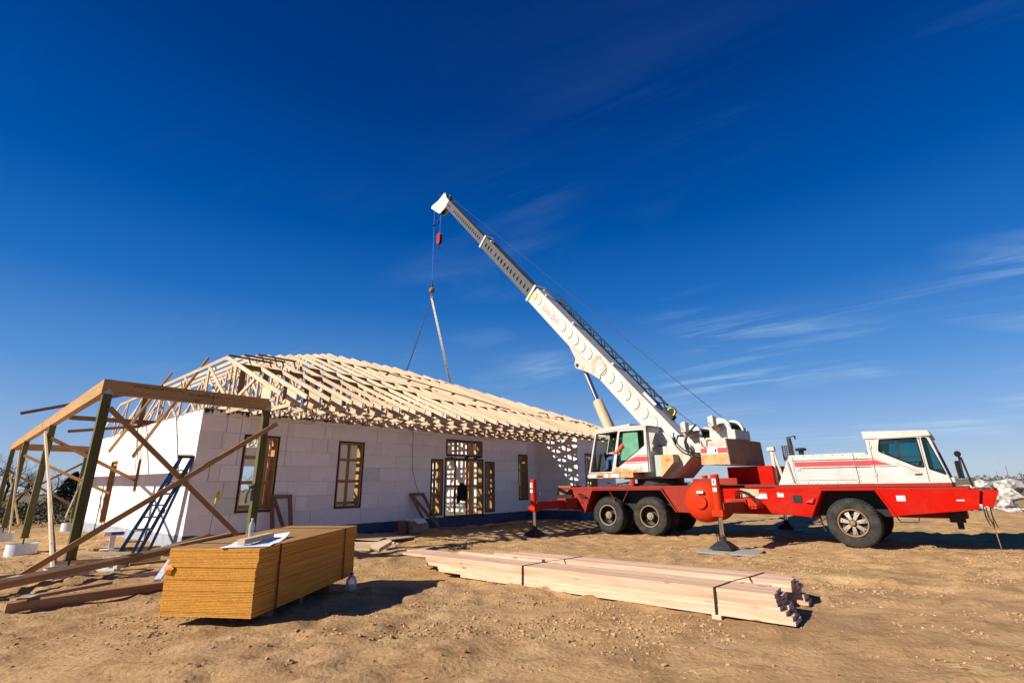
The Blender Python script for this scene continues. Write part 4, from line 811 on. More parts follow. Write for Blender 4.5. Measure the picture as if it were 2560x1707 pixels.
# exhaust and air cleaner
mb = MB(); mb.tube([(5.06, 1.15, 1.95), (5.03, 1.15, 2.52)], [.062, .055], 16); ex = mb.build('exhaust_pipe', 'dark', crane, TF, smooth=50)
mb = MB(); mb.add([(4.98, 1.09, 2.535), (5.20, 1.09, 2.56), (5.20, 1.21, 2.56), (4.98, 1.21, 2.535), (4.98, 1.09, 2.545), (5.20, 1.09, 2.572), (5.20, 1.21, 2.572), (4.98, 1.21, 2.545)], [(0,3,2,1),(4,5,6,7),(0,1,5,4),(1,2,6,5),(2,3,7,6),(3,0,4,7)]); mb.tube([(5.19, 1.1, 2.56), (5.20, 1.1, 2.48)], .02, 6); mb.build('rain_cap', 'black', ex, TF)
hol = [ell(4.90+.045*i, 2.05+.045*j, .015, .015, 6) for i in range(5) for j in range(6)]
mb = MB(); mb.plate([(4.855, 1.93), (4.845, 2.32), (5.13, 2.33), (5.13, 2.0)], lambda x, z: Vector((x, 1.05, z)), (0, .006, 0), hol); mb.build('heat_guard', 'dark', ex, TF)
mb = MB(); mb.lathe([(.06, 0), (.06, .14), (.125, .15), (.13, .19), (.11, .215), (0, .225)], (5.27, 1.15, 2.03), ZZ, 24); mb.build('air_cleaner', 'black', crane, TF, smooth=40)
mb = MB(); mb.box((4.63, .75, 1.35), (4.70, .83, 2.26)); mb.plate([(4.56, 2.20), (4.75, 2.20), (4.74, 2.30), (4.57, 2.29)], lambda x, z: Vector((x, .72, z)), (0, .14, 0)); mb.tube([(4.70, .8, 2.2), (4.84, .8, 1.4)], .035, 6); mb.build('boom_rest', 'white_rust', crane, TF, bevel=.006)
# straps hanging from the front bumper
for i, (x, y, x2, z2) in enumerate(((8.47, .1, 8.50, .52), (8.50, .13, 8.55, .50), (8.56, .1, 8.60, .5), (8.57, .2, 8.56, .12))):
    s_ = props(MB().tube([(x, y, .88), ((x+x2)/2-.02, y, (.88+z2)/2), (x2, y, z2)], [.008, .014, .006], 6).build('hanging_strap', 'black' if i < 3 else 'brown', crane, TF))

def bolts(name, pts, y, r_, mat, parent):
    mb = MB()
    for (x, z) in pts: mb.lathe([(0, -.008), (r_, -.006), (r_, .003)], (x, y, z), (0, 1, 0), 8)
    return props(mb.build(name, mat, parent, TF), kind='stuff')
bolts('panel_bolts', [(5.3+.2*i, 2.0-.012*i/6) for i in range(7)]+[(5.3+.2*i, 1.37) for i in range(7)]+[(6.56, 1.9-.1*i) for i in range(6)], .249, .010, 'dark', hood)
bolts('panel_bolts', [(8.16, .86), (8.22, 1.18), (7.3, 1.19), (7.7, 1.19), (7.2, .74), (3.62, 1.22), (4.7, 1.22), (5.1, 1.22), (3.62, .76), (4.7, .74), (5.3, .70)], -.001, .013, 'red_dark', crane)
mb = MB(); mb.box((7.54, .232, 1.50), (7.66, .242, 1.53)); mb.build('door_handle', 'black', cab, TF); mb = MB(); mb.box((6.86, .236, 1.36), (6.868, .242, 2.26)); mb.box((7.745, .236, 1.36), (7.753, .242, 2.26)); mb.build('door_gap', 'dark', cab, TF)
for z_ in (1.5, 2.1): mb = MB(); mb.box((6.84, .226, z_), (6.89, .242, z_+.07)); mb.build('hinge', 'white_rust', cab, TF)
for y_ in (.5, 1.2): mb = MB(); mb.tube([(8.10, y_, 1.45), (7.99, y_+.25, 2.0)], .008, 5); mb.build('wiper', 'black', cab, TF)
for y_ in (.45, 1.75): mb = MB(); mb.lathe([(0, .02), (.05, .02), (.06, 0)], (8.46, y_, 1.02), (1, 0, 0), 16); mb.build('headlight', 'label', crane, TF, smooth=40)
# ------------------------------------------------------------ crane upper works
def usd(pts, y, d, holes=(), mi=0, mb=None): mb = mb or MB(); return mb.plate(pts, lambda x, z: Vector((x, y, z)), (0, d, 0), holes, mi)
mb = MB(); mb.lathe([(.78, 1.35), (.78, 1.44), (.70, 1.44), (.70, 1.56), (0, 1.56)], (0, 0, 0), ZZ, 40); mb.build('turntable', 'dark', crane, UF, smooth=40)
ub = [(.95, 1.565), (-.80, 1.565), (-1.42, 2.14), (-1.42, 2.45), (-.25, 2.50), (-.05, 2.22), (.95, 2.10)]
mb = MB(); usd(ub, -.55, 1.10, mb=mb); upper = mb.build('turret', 'white_rust', crane, UF, bevel=.008)
mb = MB(); mb.plate([(-.15, 1.62), (-.60, 1.62), (-1.02, 2.0), (-1.02, 2.22), (-.15, 2.23)], lambda x, z: Vector((x, .55, z)), (0, .32, 0)); mb.build('side_box', 'mint', upper, UF, bevel=.008)
mb = MB(); mb.plate([(-.60, 1.60), (-1.03, 2.0), (-1.03, 2.20), (-.62, 2.22)], lambda x, z: Vector((x, .872, z)), (0, .006, 0)); mb.build('rust_panel', 'orange', upper, UF)
mb = MB(); usd([(-.9, 2.20), (-2.05, 2.22), (-2.05, 2.62), (-.9, 2.75)], .30, .10, mb=mb); usd([(-.9, 2.20), (-2.05, 2.22), (-2.05, 2.62), (-.9, 2.75)], -.42, .10, mb=mb); mb.box((-2.0, -.32, 2.3), (-1.0, .30, 2.36)); mb.build('winch_frame', 'white', crane, UF, bevel=.006)
# boom cheeks
ck = rpoly([(-.95, 2.2), (-.75, 2.75), (-.45, 2.95), (-.12, 2.70), (.1, 2.2)], .08)
for y in (.33, -.39): mb = MB(); usd(ck, y, .06, mb=mb); mb.build('boom_cheek', 'white', upper, UF, bevel=.004)
mb = MB(); mb.lathe([(0, .02), (.07, .02), (.085, .0), (.085, -.9)], (-.36, .41, 2.46), (0, 1, 0), 24); mb.build('boom_pin', 'dark', upper, UF, smooth=40)
# operator cab
oc = [(1.93, 1.77), (1.56, 3.06), (-.36, 3.06), (-.32, 1.75)]
door = [(1.86, 1.80), (1.52, 3.0), (.66, 3.02), (1.00, 1.80)]
glz = rpoly([(.82, 1.95), (.58, 2.99), (-.27, 2.96), (-.25, 2.52), (.05, 2.34), (.76, 1.92)], .03)
mb = MB(); usd(oc, 1.07, .03, [door, glz], mb=mb)
fw_ = [(1.84, 1.85), (1.55, 2.95), (.75, 2.95), (.75, 2.2), (1.0, 1.85)]
fwin = [(1.62, 2.30), (1.48, 2.9), (.62, 2.9), (.62, 2.3)]; usd(oc, .27, .03, [fwin], mb=mb)
mb.box((-.36, .30, 1.75), (-.32, 1.065, 2.35)); mb.box((-.36, .30, 2.35), (-.33, .42, 3.05)); mb.box((-.36, .95, 2.35), (-.33, 1.065, 3.05)); mb.box((-.36, .30, 2.9), (-.33, 1.065, 3.05)); mb.box((-.32, .30, 1.75), (1.92, 1.065, 1.80))
def fr(a, c_, y0, y1):
    p = Vector((1.93-.37*a, 0, 1.77+1.29*a)); q = Vector((1.93-.37*c_, 0, 1.77+1.29*c_)); mb.add([(p.x, y0, p.z), (q.x, y0, q.z), (q.x, y1, q.z), (p.x, y1, p.z), (p.x-.03, y0, p.z), (q.x-.03, y0, q.z), (q.x-.03, y1, q.z), (p.x-.03, y1, p.z)], [(0,1,2,3),(7,6,5,4),(0,4,5,1),(1,5,6,2),(2,6,7,3),(3,7,4,0)])
fr(0, .10, .30, 1.065); fr(.95, 1, .30, 1.065); fr(.1, .95, .30, .34); fr(.1, .95, 1.03, 1.065)
ocab = mb.build('operator_cab', 'white', crane, UF, bevel=.005)
mb = MB(); usd([(1.62, 3.065), (.25, 3.14), (.20, 3.20), (1.0, 3.17), (1.55, 3.10)], .35, .72, mb=mb); usd([(1.60, 3.062), (-.40, 3.062), (-.38, 3.10), (.25, 3.13)], .25, .86, mb=mb); mb.build('cab_roof', 'white', ocab, UF, bevel=.006)
def opane(name, pts, y, mat): mb = MB(); usd(pts, y, .004, mb=mb); return mb.build(name, mat, ocab, UF)
opane('window_pane', glz, 1.083, 'glass_g'); opane('window_pane', fwin, .285, 'glass_g'); mb = MB(); usd([(1.90, 1.80), (1.55, 3.05), (-.3, 3.05), (-.3, 1.80)], .302, .012, [fwin], mb=mb); mb.box((-.3, .32, 1.803), (1.86, 1.06, 1.815)); mb.box((-.3, .32, 3.02), (1.5, 1.06, 3.05)); mb.box((-.315, .32, 1.82), (-.30, 1.06, 2.34)); mb.build('cab_shade_lining', 'black', ocab, UF)  # black inner sheets added to paint the cab interior's shade
mb = MB(); mb.add([(1.885, .34, 1.9), (1.57, .34, 2.99), (1.57, 1.03, 2.99), (1.885, 1.03, 1.9)], [(0, 1, 2, 3)]); mb.build('windscreen', 'glass_g', ocab, UF)
mb = MB(); mb.add([(-.345, .42, 2.35), (-.345, .95, 2.35), (-.345, .95, 2.9), (-.345, .42, 2.9)], [(0, 1, 2, 3)]); mb.build('rear_pane', 'glass_g', ocab, UF)
mb = MB(); usd([(.66, 2.12), (.50, 2.95), (-.02, 2.95), (-.02, 2.12)], 1.03, .02, mb=mb); mb.build('inner_door_panel', 'label', ocab, UF)
ringp = lambda name, pts, y, t, mat: MB().tube([Vector((p[0], y, p[1])) for p in list(pts)+[pts[0], pts[1]]], t, 6, cap=False).build(name, mat, ocab, UF, smooth=60)
ringp('window_seal', glz, 1.10, .012, 'black')
mb = MB(); usd([(1.84, 1.80), (1.50, 3.0), (1.46, 3.0), (1.78, 1.80)], 1.075, .02, mb=mb); usd([(1.53, 3.0), (1.54, 2.965), (.66, 2.985), (.66, 3.02)], 1.075, .02, mb=mb); mb.build('door_seal', 'black', ocab, UF)
def ofilm(name, pts, mat, y=1.1005): mb = MB(); usd(pts, y, .003, mb=mb); return mb.build(name, mat, ocab, UF)
ofilm('cab_stripe', [(.42, 2.10), (.10, 2.205), (-.335, 2.195), (-.328, 2.055), (.56, 2.06)], 'stripe'); ofilm('pinstripe', [(.06, 2.245), (.06, 2.232), (-.335, 2.222), (-.335, 2.235)], 'navy'); ofilm('pinstripe', [(.62, 2.035), (.62, 2.022), (-.328, 2.012), (-.328, 2.025)], 'navy')
ofilm('rust_stain', [(.98, 1.765), (.80, 1.93), (.50, 1.87), (.2, 1.86), (-.12, 1.90), (-.16, 1.765)], 'orange'); ofilm('sticker', [(-.13, 1.775), (-.13, 1.99), (-.315, 1.99), (-.315, 1.775)], 'label', 1.102)
st = ofilm('notice', [(.33, 1.83), (.33, 1.96), (-.03, 1.96), (-.03, 1.83)], 'label', 1.103)
mb = MB()
for i in range(6):
    for j in range(5): mb.box((.31-.066*j-.055, 1.1062, 1.945-.02*i-.006), (.31-.066*j, 1.107, 1.945-.02*i))
mb.build('notice_lines', 'stripe', st, UF)
mb = MB(); mb.lathe([(0, .012), (.035, .01), (.04, 0)], (.58, 1.102, 1.87), (0, 1, 0), 16); mb.build('door_lock', 'steel', ocab, UF, smooth=40)
mb = MB(); usd([(1.95, 1.615), (1.95, 1.755), (.22, 1.748), (.22, 1.61)], .32, .78, mb=mb); sillb = mb.build('cab_sill', 'orange', crane, UF, bevel=.005)
for (x0, x1, m_) in ((1.94, 1.88, 'label'), (1.86, 1.62, 'label'), (1.28, 1.15, 'label'), (1.02, .74, 'label')): mb = MB(); mb.box((x1, 1.101, 1.63), (x0, 1.104, 1.735)); mb.build('sticker', m_, sillb, UF)
mb = MB(); mb.box((1.36, 1.101, 1.64), (1.60, 1.103, 1.69)); mb.build('step_slot', 'black', sillb, UF)
mb = MB(); mb.box((.25, .45, 1.80), (.75, .98, 2.10)); usd([(.25, 2.05), (.10, 2.75), (.0, 2.75), (.12, 2.05)], .5, .42, mb=mb); mb.build('seat', 'black', ocab, UF, bevel=.03)
mb = MB(); mb.plate([(1.78, 1.8), (1.62, 2.35), (1.45, 2.4), (1.35, 1.95), (1.45, 1.8)], lambda x, z: Vector((x, .42, z)), (0, .45, 0)); mb.tube([(1.25, .62, 1.82), (1.15, .62, 2.35)], .015, 6); mb.tube([(1.2, .8, 1.82), (1.08, .8, 2.3)], .015, 6); mb.lathe([(0, .03), (.03, .01), (0, -.03)], (1.15, .62, 2.37), ZZ, 10); mb.build('control_console', 'dark', ocab, UF, bevel=.01)
mb = MB(); mb.tube([(.75, .55, 1.46), (.9, .9, 1.44), (1.3, .95, 1.46), (1.45, .7, 1.5)], .014, 6); mb.tube([(.7, .6, 1.5), (1.0, .95, 1.40), (1.35, .9, 1.5)], .012, 6); mb.build('hydraulic_hose', 'black', crane, UF, smooth=60)
# counterweight
mb = MB(); usd([(-1.98, 1.88), (-2.03, 2.555), (-2.72, 2.525), (-2.76, 1.85)], -1.05, 2.15, mb=mb); cw = mb.build('counterweight', 'white_rust', crane, UF, bevel=.012)
mb = MB(); mb.add([(-2.742, -1.03, 1.87), (-2.742, 1.08, 1.87), (-2.728, 1.08, 2.51), (-2.728, -1.03, 2.51), (-2.765, -1.03, 1.87), (-2.765, 1.08, 1.87), (-2.735, 1.08, 2.51), (-2.735, -1.03, 2.51)], [(4,5,6,7),(0,1,5,4),(1,2,6,5),(2,3,7,6),(3,0,4,7)]); mb.build('rear_plate', 'rust', cw, UF)
def cfilm(name, pts, mat, y=1.1005): mb = MB(); usd(pts, y, .003, mb=mb); return mb.build(name, mat, cw, UF)
cfilm('rust_stain', [(-1.99, 1.90), (-2.0, 2.13), (-2.72, 2.13), (-2.74, 1.87)], 'orange')
cfilm('weight_stripe', [(-2.005, 2.18), (-2.01, 2.30), (-2.72, 2.28), (-2.725, 2.16)], 'stripe', 1.1045); cfilm('pinstripe', [(-2.005, 2.155), (-2.005, 2.172), (-2.722, 2.152), (-2.722, 2.136)], 'label', 1.1045); cfilm('pinstripe', [(-2.005, 2.325), (-2.005, 2.309), (-2.722, 2.289), (-2.722, 2.305)], 'label', 1.1045)
cfilm('sticker', [(-2.19, 2.17), (-2.19, 2.29), (-2.48, 2.285), (-2.48, 2.165)], 'label', 1.108)
mb = MB(); usd([(-2.40, 2.20), (-2.40, 2.25), (-2.43, 2.27), (-2.46, 2.23), (-2.44, 2.19)], 1.1115, .002, mb=mb); mb.build('pictogram', 'black', cw, UF)
# winches
def winch(x, z, r, nm):
    mb = MB(); mb.lathe([(0, -.52), (r, -.52), (r, -.46), (r*.72, -.46), (r*.72, .26), (r, .26), (r, .32), (r*.9, .34), (0, .34)], (x, 0, z), (0, 1, 0), 32); w = mb.build('winch_drum', 'white', crane, UF, smooth=35)
    mb = MB(); q = [(r*.73+.008*math.cos(6.283*.5*i), -.45+.70*i/40) for i in range(41)]; mb.lathe(q, (x, 0, z), (0, 1, 0), 32); mb.build('wound_rope', 'dark', w, UF, smooth=40)
    mb = MB(); mb.lathe([(.0, .36), (.085, .36), (.085, .12), (.12, .12), (.12, .05), (.095, .05), (.095, 0)], (x, .34, z), (0, 1, 0), 24); mb.build('winch_motor', 'cream', w, UF, smooth=35)
    mb = MB(); mb.box((x-.09, .66, z+.03), (x+.06, .86, z+.30)); mb.box((x-.05, .70, z+.30), (x+.02, .8, z+.33))
    for dx_ in (-.06, 0, .04): mb.lathe([(0, .03), (.02, .03), (.02, 0)], (x+dx_, .86, z+.1+dx_), (0, 1, 0), 8)
    mb.build('valve_block', 'white', w, UF, bevel=.01); return w
winch(-1.42, 2.78, .26, 'a'); winch(-2.25, 2.86, .30, 'b')
for y_ in (.36, -.62): mb = MB(); usd([(-1.95, 2.56), (-1.98, 2.85), (-2.1, 3.02), (-2.42, 3.02), (-2.6, 2.85), (-2.62, 2.53)], y_, .05, mb=mb); mb.build('winch_bracket', 'white', crane, UF, bevel=.006)
mb = MB(); mb.box((-2.70, -.5, 2.54), (-2.46, .42, 2.80)); mb.build('rope_guard', 'steel', crane, UF, bevel=.02)
for i, (pts, r_) in enumerate((([(-1.12, .85, 2.82), (-1.2, 1.0, 2.5), (-1.5, 1.0, 2.2), (-1.85, .9, 2.15)], .02), ([(-1.22, .8, 2.75), (-1.27, .98, 2.5), (-1.55, .98, 2.25), (-1.85, .85, 2.2)], .02), ([(-1.75, .7, 3.0), (-1.58, .95, 2.7), (-1.52, 1.0, 2.45), (-1.7, .95, 2.15), (-1.95, .9, 2.12)], .026), ([(-1.9, .8, 2.8), (-1.65, .95, 2.72), (-1.56, 1.0, 2.5), (-1.72, .95, 2.2)], .022), ([(-2.05, 1.12, 2.5), (-2.1, 1.14, 2.35), (-2.2, 1.14, 2.36), (-2.22, 1.12, 2.5), (-2.35, 1.12, 2.5)], .008))):
    pp = [Vector(p) for p in pts]; sm = []
    for j in range(len(pp)-1):
        for t_ in range(5):
            a, c_, e, f_ = pp[max(j-1, 0)], pp[j], pp[j+1], pp[min(j+2, len(pp)-1)]; t = t_/5
            sm.append(.5*((2*c_)+(e-a)*t+(2*a-5*c_+4*e-f_)*t*t+(3*c_-a-3*e+f_)*t**3))
    MB().tube(sm+[pp[-1]], r_, 8).build('hydraulic_hose', 'black', crane, UF, smooth=60)

# boom: local frame s along the boom, t up across it, y sideways
BA = R(48.8); e_ = Vector((math.cos(BA), 0, math.sin(BA))); f_ = Vector((-math.sin(BA), 0, math.cos(BA))); piv = Vector((-.36, 0, 2.46))
BMF = UF @ frame(piv, e_, Vector((0, 1, 0)), f_)
def boomsec(name, s0, s1, t0, t1, hw, mat, holes, c0=0., c1=0.):
    mb = MB(); g = lambda s, t: Vector((s, hw, t)); out = [(s0+c0, t0), (s1, t0), (s1-c1, t1), (s0, t1)]
    mb.plate(out, g, (0, -.012, 0), holes); mb.plate(out, lambda s, t: Vector((s, -hw, t)), (0, .012, 0), holes)
    mb.box((s0+.3, -hw-.012, t0-.012), (s1, hw+.012, t0)); mb.box((s0, -hw-.012, t1), (s1-c1, hw+.012, t1+.012))
    return mb.build(name, mat, crane, BMF)
b1 = boomsec('boom_main', -.15, 8.9, 0, .68, .27, 'white', [], .35, .22)
mb = MB()
for s in [.62+.455*i for i in range(17)]:
    if 6.25 < s < 8.0 or 3.35 < s < 4.0: continue
    p = [Vector((s+.20, .275, .52)), Vector((s+.05, .277, .47)), Vector((s-.02, .277, .36)), Vector((s-.02, .277, .26)), Vector((s+.06, .277, .16))]
    mb.tube(p, .017, 6)
for s in (8.05, 8.45): mb.tube([Vector((s+.18, .277, .52)), Vector((s+.03, .277, .46)), Vector((s-.02, .277, .33)), Vector((s+.03, .277, .2))], .011, 6)
props(mb.build('stiffener_ribs', 'rib', b1, BMF, smooth=60), kind='stuff')
mb = MB(); mb.plate(rpoly([(3.35, .0), (3.85, -.12), (4.25, -.28), (4.50, -.40), (4.66, -.36), (4.78, -.16), (5.4, 0), (5.3, .1), (3.4, .1)], .05), lambda s, t: Vector((s, .278, t)), (0, .03, 0)); mb.plate(rpoly([(3.35, .0), (3.85, -.12), (4.25, -.28), (4.50, -.40), (4.66, -.36), (4.78, -.16), (5.4, 0), (5.3, .1), (3.4, .1)], .05), lambda s, t: Vector((s, -.308, t)), (0, .03, 0)); mb.build('cylinder_bracket', 'white_rust', b1, BMF, bevel=.004)
mb = MB(); mb.lathe([(0, .03), (.06, .03), (.06, 0), (.07, 0), (.07, -.66)], (4.53, .31, -.28), (0, 1, 0), 20); mb.build('cylinder_pin', 'dark', b1, BMF, smooth=40)
mb = MB(); mb.plate([(3.45, .05), (3.40, .45), (3.95, .62), (4.12, .55), (4.10, .10)], lambda s, t: Vector((s, .284, t)), (0, .012, 0)); ac = mb.build('access_panel', 'white_rust', b1, BMF)
mb = MB(); mb.plate([(3.50, .12), (3.50, .32), (3.72, .32), (3.72, .12)], lambda s, t: Vector((s, .297, t)), (0, .002, 0)); mb.build('sticker', 'label', ac, BMF)
mb = MB(); mb.box((8.58, .271, .16), (8.78, .275, .36)); mb.build('sticker', 'yellow', b1, BMF)
def collar(s, t0, t1, hw, mat, w=.12, par=None):
    mb = MB(); mb.box((s-w, hw, t0-.03), (s+.02, hw+.03, t1+.05)); mb.box((s-w, -hw-.03, t0-.03), (s+.02, -hw, t1+.05)); mb.box((s-w, -hw-.03, t0-.06), (s+.02, hw+.03, t0-.013)); mb.box((s-w, -hw-.03, t1+.013), (s+.02, hw+.03, t1+.06)); return mb.build('boom_collar', mat, par, BMF, bevel=.008)
collar(8.9, 0, .68, .285, 'white', .12, b1)
h2 = [ell(10.05+.36*i, .30, .085, .105, 14) for i in range(0, 11)]; h2 = [ell(9.2+.335*i, .32, .06, .115, 14) for i in range(11)]+[ell(13.05+.3*i, .32, .06, .115, 14) for i in range(3)]
b2 = boomsec('boom_second', 6.5, 14.1, .05, .61, .225, 'boomgrey', h2, 0, .15); collar(14.1, .05, .61, .235, 'white', .12, b2)
h3 = [ell(14.55+.235*i, .30, .045, .085, 12) for i in range(16)]+[ell(18.75+.2*i, .30, .04, .075, 12) for i in range(3)]
b3 = boomsec('boom_tip_section', 12.5, 19.5, .10, .53, .185, 'boomgrey', h3)
for (b_, hs_, hw) in ((b2, h2, .2255), (b3, h3, .1855)):
    mb = MB()
    for h in hs_:
        pts = [Vector((p[0], hw, p[1])) for p in h]; mb.tube(pts+[pts[0], pts[1]], .009, 5, cap=False)
    props(mb.build('hole_rims', 'boomgrey', b_, BMF, smooth=60), kind='stuff')
    mb = MB(); mb.box((h3[0][0][0] if hw < .2 else 9.0, -.02, .12), (19.3 if hw < .2 else 13.9, .02, .48)); mb.build('dark_backing', 'dark', b_, BMF)  # thin dark sheet added so the boom looks dark inside its holes
# boom head with sheaves
for y in (.15, -.19):
    mb = MB(); mb.plate(rpoly([(19.2, .08), (19.45, -.42), (19.62, -.50), (20.75, -.66), (20.82, -.52), (20.35, .05), (20.12, .60), (19.98, .70), (19.62, .56), (19.2, .54)], .04), lambda s, t: Vector((s, y, t)), (0, .04, 0)); mb.build('boom_head', 'white', b3, BMF, bevel=.004)
for (s, t, r_) in ((20.62, -.50, .13), (19.72, -.34, .14), (19.95, .50, .13)):
    for y in ((-.08, .08) if s < 20 else (0,)):
        mb = MB(); mb.lathe([(0, -.03), (r_, -.03), (r_*.85, 0), (r_, .03), (0, .03)], (s, y, t), (0, 1, 0), 24); mb.build('sheave', 'dark', b3, BMF, smooth=30)
mb = MB(); mb.tube([(19.9, .17, .58), (19.55, .2, .72), (19.3, .1, .66)], .012, 6); mb.tube([(20.2, .17, .3), (20.5, .22, .34)], .01, 6); mb.box((19.45, -.12, .56), (19.9, .05, .68)); mb.build('head_fittings', 'dark', b3, BMF)
# small rollers and brackets along the boom
for (s, b_) in ((13.4, b2), (8.0, b1), (5.9, b1), (3.3, b1)):
    mb = MB(); tt = .625 if b_ is b2 else .70; mb.box((s, .05, tt), (s+.09, .24, tt+.06)); mb.build('rope_guide', 'label', b_, BMF, bevel=.008)
# stowed lattice jib along the far side of the boom
jib = MB(); A_ = [(.9, -.36, .62), (9.0, -.40, .74)]
def jl(s, y, t): return Vector((s, y, t))
ch = [(-.30, .66), (-.52, .66), (-.40, .90)]
for (y, t) in ch: jib.tube([jl(1.1, y, t-.05), jl(8.2, y, t)], .036, 7)
s = 1.1; k = 0
while s < 7.9:
    for i in range(3):
        (y0, t0), (y1, t1) = ch[i], ch[(i+1) % 3]
        jib.tube([jl(s, y0, t0), jl(s+.36, y1, t1)] if k % 2 == 0 else [jl(s, y1, t1), jl(s+.36, y0, t0)], .019, 5)
    s += .36; k += 1
jib.tube([jl(8.2, -.44, .8), jl(8.9, -.42, .74)], .03, 7); jb = jib.build('lattice_jib', 'black', crane, BMF)
mb = MB(); mb.lathe([(0, .03), (.16, .03), (.17, .0), (.16, -.03), (0, -.03)], (.75, -.2, .86), (0, 1, 0), 22); mb.box((.55, -.3, .68), (1.0, -.1, .82)); mb.build('cable_reel', 'black', jb, BMF, smooth=35)
mb = MB(); mb.lathe([(.145, .034), (.115, .036), (.115, .033)], (.75, -.2, .86), (0, 1, 0), 22); mb.build('reel_ring', 'yellow', jb, BMF)
mb = MB(); mb.tube([(1.15, .1, .75), (1.75, .1, .75)], .05, 10); mb.build('white_canister', 'label', b1, BMF, smooth=40)
# lettering on the boom
cu = bpy.data.curves.new('lettering_curve', 'FONT'); cu.body = 'Link-Belt'; cu.size = .36; cu.space_character = .98; cu.extrude = .0012
tmp = bpy.data.objects.new('lettering_tmp', cu); COL.objects.link(tmp); bpy.context.view_layer.update()
me = bpy.data.meshes.new_from_object(tmp.evaluated_get(bpy.context.evaluated_depsgraph_get())); bpy.data.objects.remove(tmp); me.materials.clear(); me.materials.append(M['lettering'])
lt = bpy.data.objects.new('lettering', me); link(lt, b1, BMF @ frame((7.78, .2725, .20), (-1, 0, 0), (0, 0, 1), (0, 1, 0)))
# lift cylinder
c0, c1 = Vector((2.80, 0, 5.62)), Vector((1.30, 0, 2.05)); dv = (c1-c0).normalized()
mb = MB(); mb.tube([c0+dv*1.42, c0+dv*1.46, c1], [.15, .178, .178], 28); cy = mb.build('lift_cylinder', 'cream', crane, UF, smooth=50)
mb = MB(); mb.tube([c0, c0+dv*1.5], .095, 24); mb.build('cylinder_rod', 'rod', cy, UF, smooth=50)
mb = MB(); mb.tube([c0+dv*1.75+Vector((-.19, .05, 0)), c0+dv*1.8+Vector((-.25, .05, 0)), c1+Vector((-.25, .05, .2))], .018, 8); mb.build('cylinder_pipe', 'dark', cy, UF, smooth=50)
# ropes
ball = Vector((13.68, 0, 12.31)); tipp = UF.inverted() @ BMF @ Vector((20.74, 0, -.52))
def bp(s, y, t): return UF.inverted() @ BMF @ Vector((s, y, t))
MB().tube([Vector((-2.2, -.1, 3.17)), bp(19.95, 0, .64)], .010, 6).build('hoist_rope', 'rope', crane, UF)
MB().tube([Vector((-1.36, -.05, 3.05)), bp(2.6, .05, .80)], .010, 6).build('hoist_rope', 'rope', crane, UF)
hx = 13.70
MB().tube([bp(20.62, 0, -.37), bp(20.755, 0, -.50), (hx, 0, 17.5), (hx, 0, 12.9), (hx, 0, 12.5)], [.010, .010, .010, .010, .022], 8).build('hoist_rope', 'rope', crane, UF)

# ------------------------------------------------------------ things hanging from the boom
hb = thing('hook_block', 'red hook block hanging on ropes under the boom head', 'hook block', UF @ T((13.08, 0, 15.3)))
for y in (.06, -.085): mb = MB(); mb.plate(rpoly([(-.17, -.22), (-.20, .30), (-.10, .40), (.12, .40), (.20, .28), (.16, -.2), (.06, -.3), (-.08, -.3)], .05), lambda x, z: Vector((x, y, z)), (0, .025, 0)); mb.build('cheek_plate', 'red_dark', hb, bevel=.004)
mb = MB(); mb.lathe([(0, -.05), (.19, -.05), (.16, 0), (.19, .05), (0, .05)], (0, 0, .16), (0, 1, 0), 24); mb.build('sheave', 'dark', hb, smooth=35)
hk = [(0, 0, -.28), (0, 0, -.36), (.06, 0, -.41), (.075, 0, -.48), (.02, 0, -.55), (-.06, 0, -.52), (-.085, 0, -.45)]
mb = MB(); mb.tube(hk, [.035, .03, .034, .036, .034, .026, .012], 10); mb.build('hook', 'dark', hb, smooth=50)
for i, x in enumerate((-.15, -.05, .14)):
    p = UF.inverted() @ BMF @ Vector((19.66+.08*i, .08-.08*i, -.46)); MB().tube([p, (13.08+x, .05-.05*i, 15.62)], .009, 6).build('hoist_rope', 'rope', crane, UF)
for x in (13.70, 13.23):
    t = props(MB().lathe([(0, .07), (.055, .05), (.07, 0), (.055, -.05), (0, -.07)], (x, 0, 16.52), ZZ, 14).build('limit_weight', 'dark', crane, UF, smooth=60))
MB().tube([(13.23, .03, 17.15), (13.23, .0, 16.55)], .008, 5).build('weight_chain', 'rope', crane, UF)
bl_ = thing('hook_ball', 'rusty brown ball weight with hook at the end of the hoist rope', 'hook ball', UF @ T((13.69, 0, 12.3)))
mb = MB(); mb.lathe([(0, -.17)]+[(.17*math.sin(q), -.17*math.cos(q)) for q in (math.pi*i/14 for i in range(1, 14))]+[(0, .17)], (0, 0, 0), ZZ, 24); mb.build('ball', 'rust', bl_, smooth=60)
mb = MB(); mb.tube([(0, 0, .15), (0, 0, .36), (0, 0, .62)], [.05, .035, .018], 10); mb.build('rope_socket', 'dark', bl_, smooth=50)
mb = MB(); mb.tube([(0, 0, -.16), (0, 0, -.24), (.05, 0, -.29), (.065, 0, -.36), (.01, 0, -.43), (-.06, 0, -.39), (-.07, 0, -.33)], [.035, .03, .03, .032, .03, .024, .012], 10); mb.build('hook', 'rust', bl_, smooth=50)
sl = thing('lifting_sling', 'two legged webbing sling stretched from the hook ball to the roof trusses', 'sling', UF @ T((13.69, 0, 11.86)))
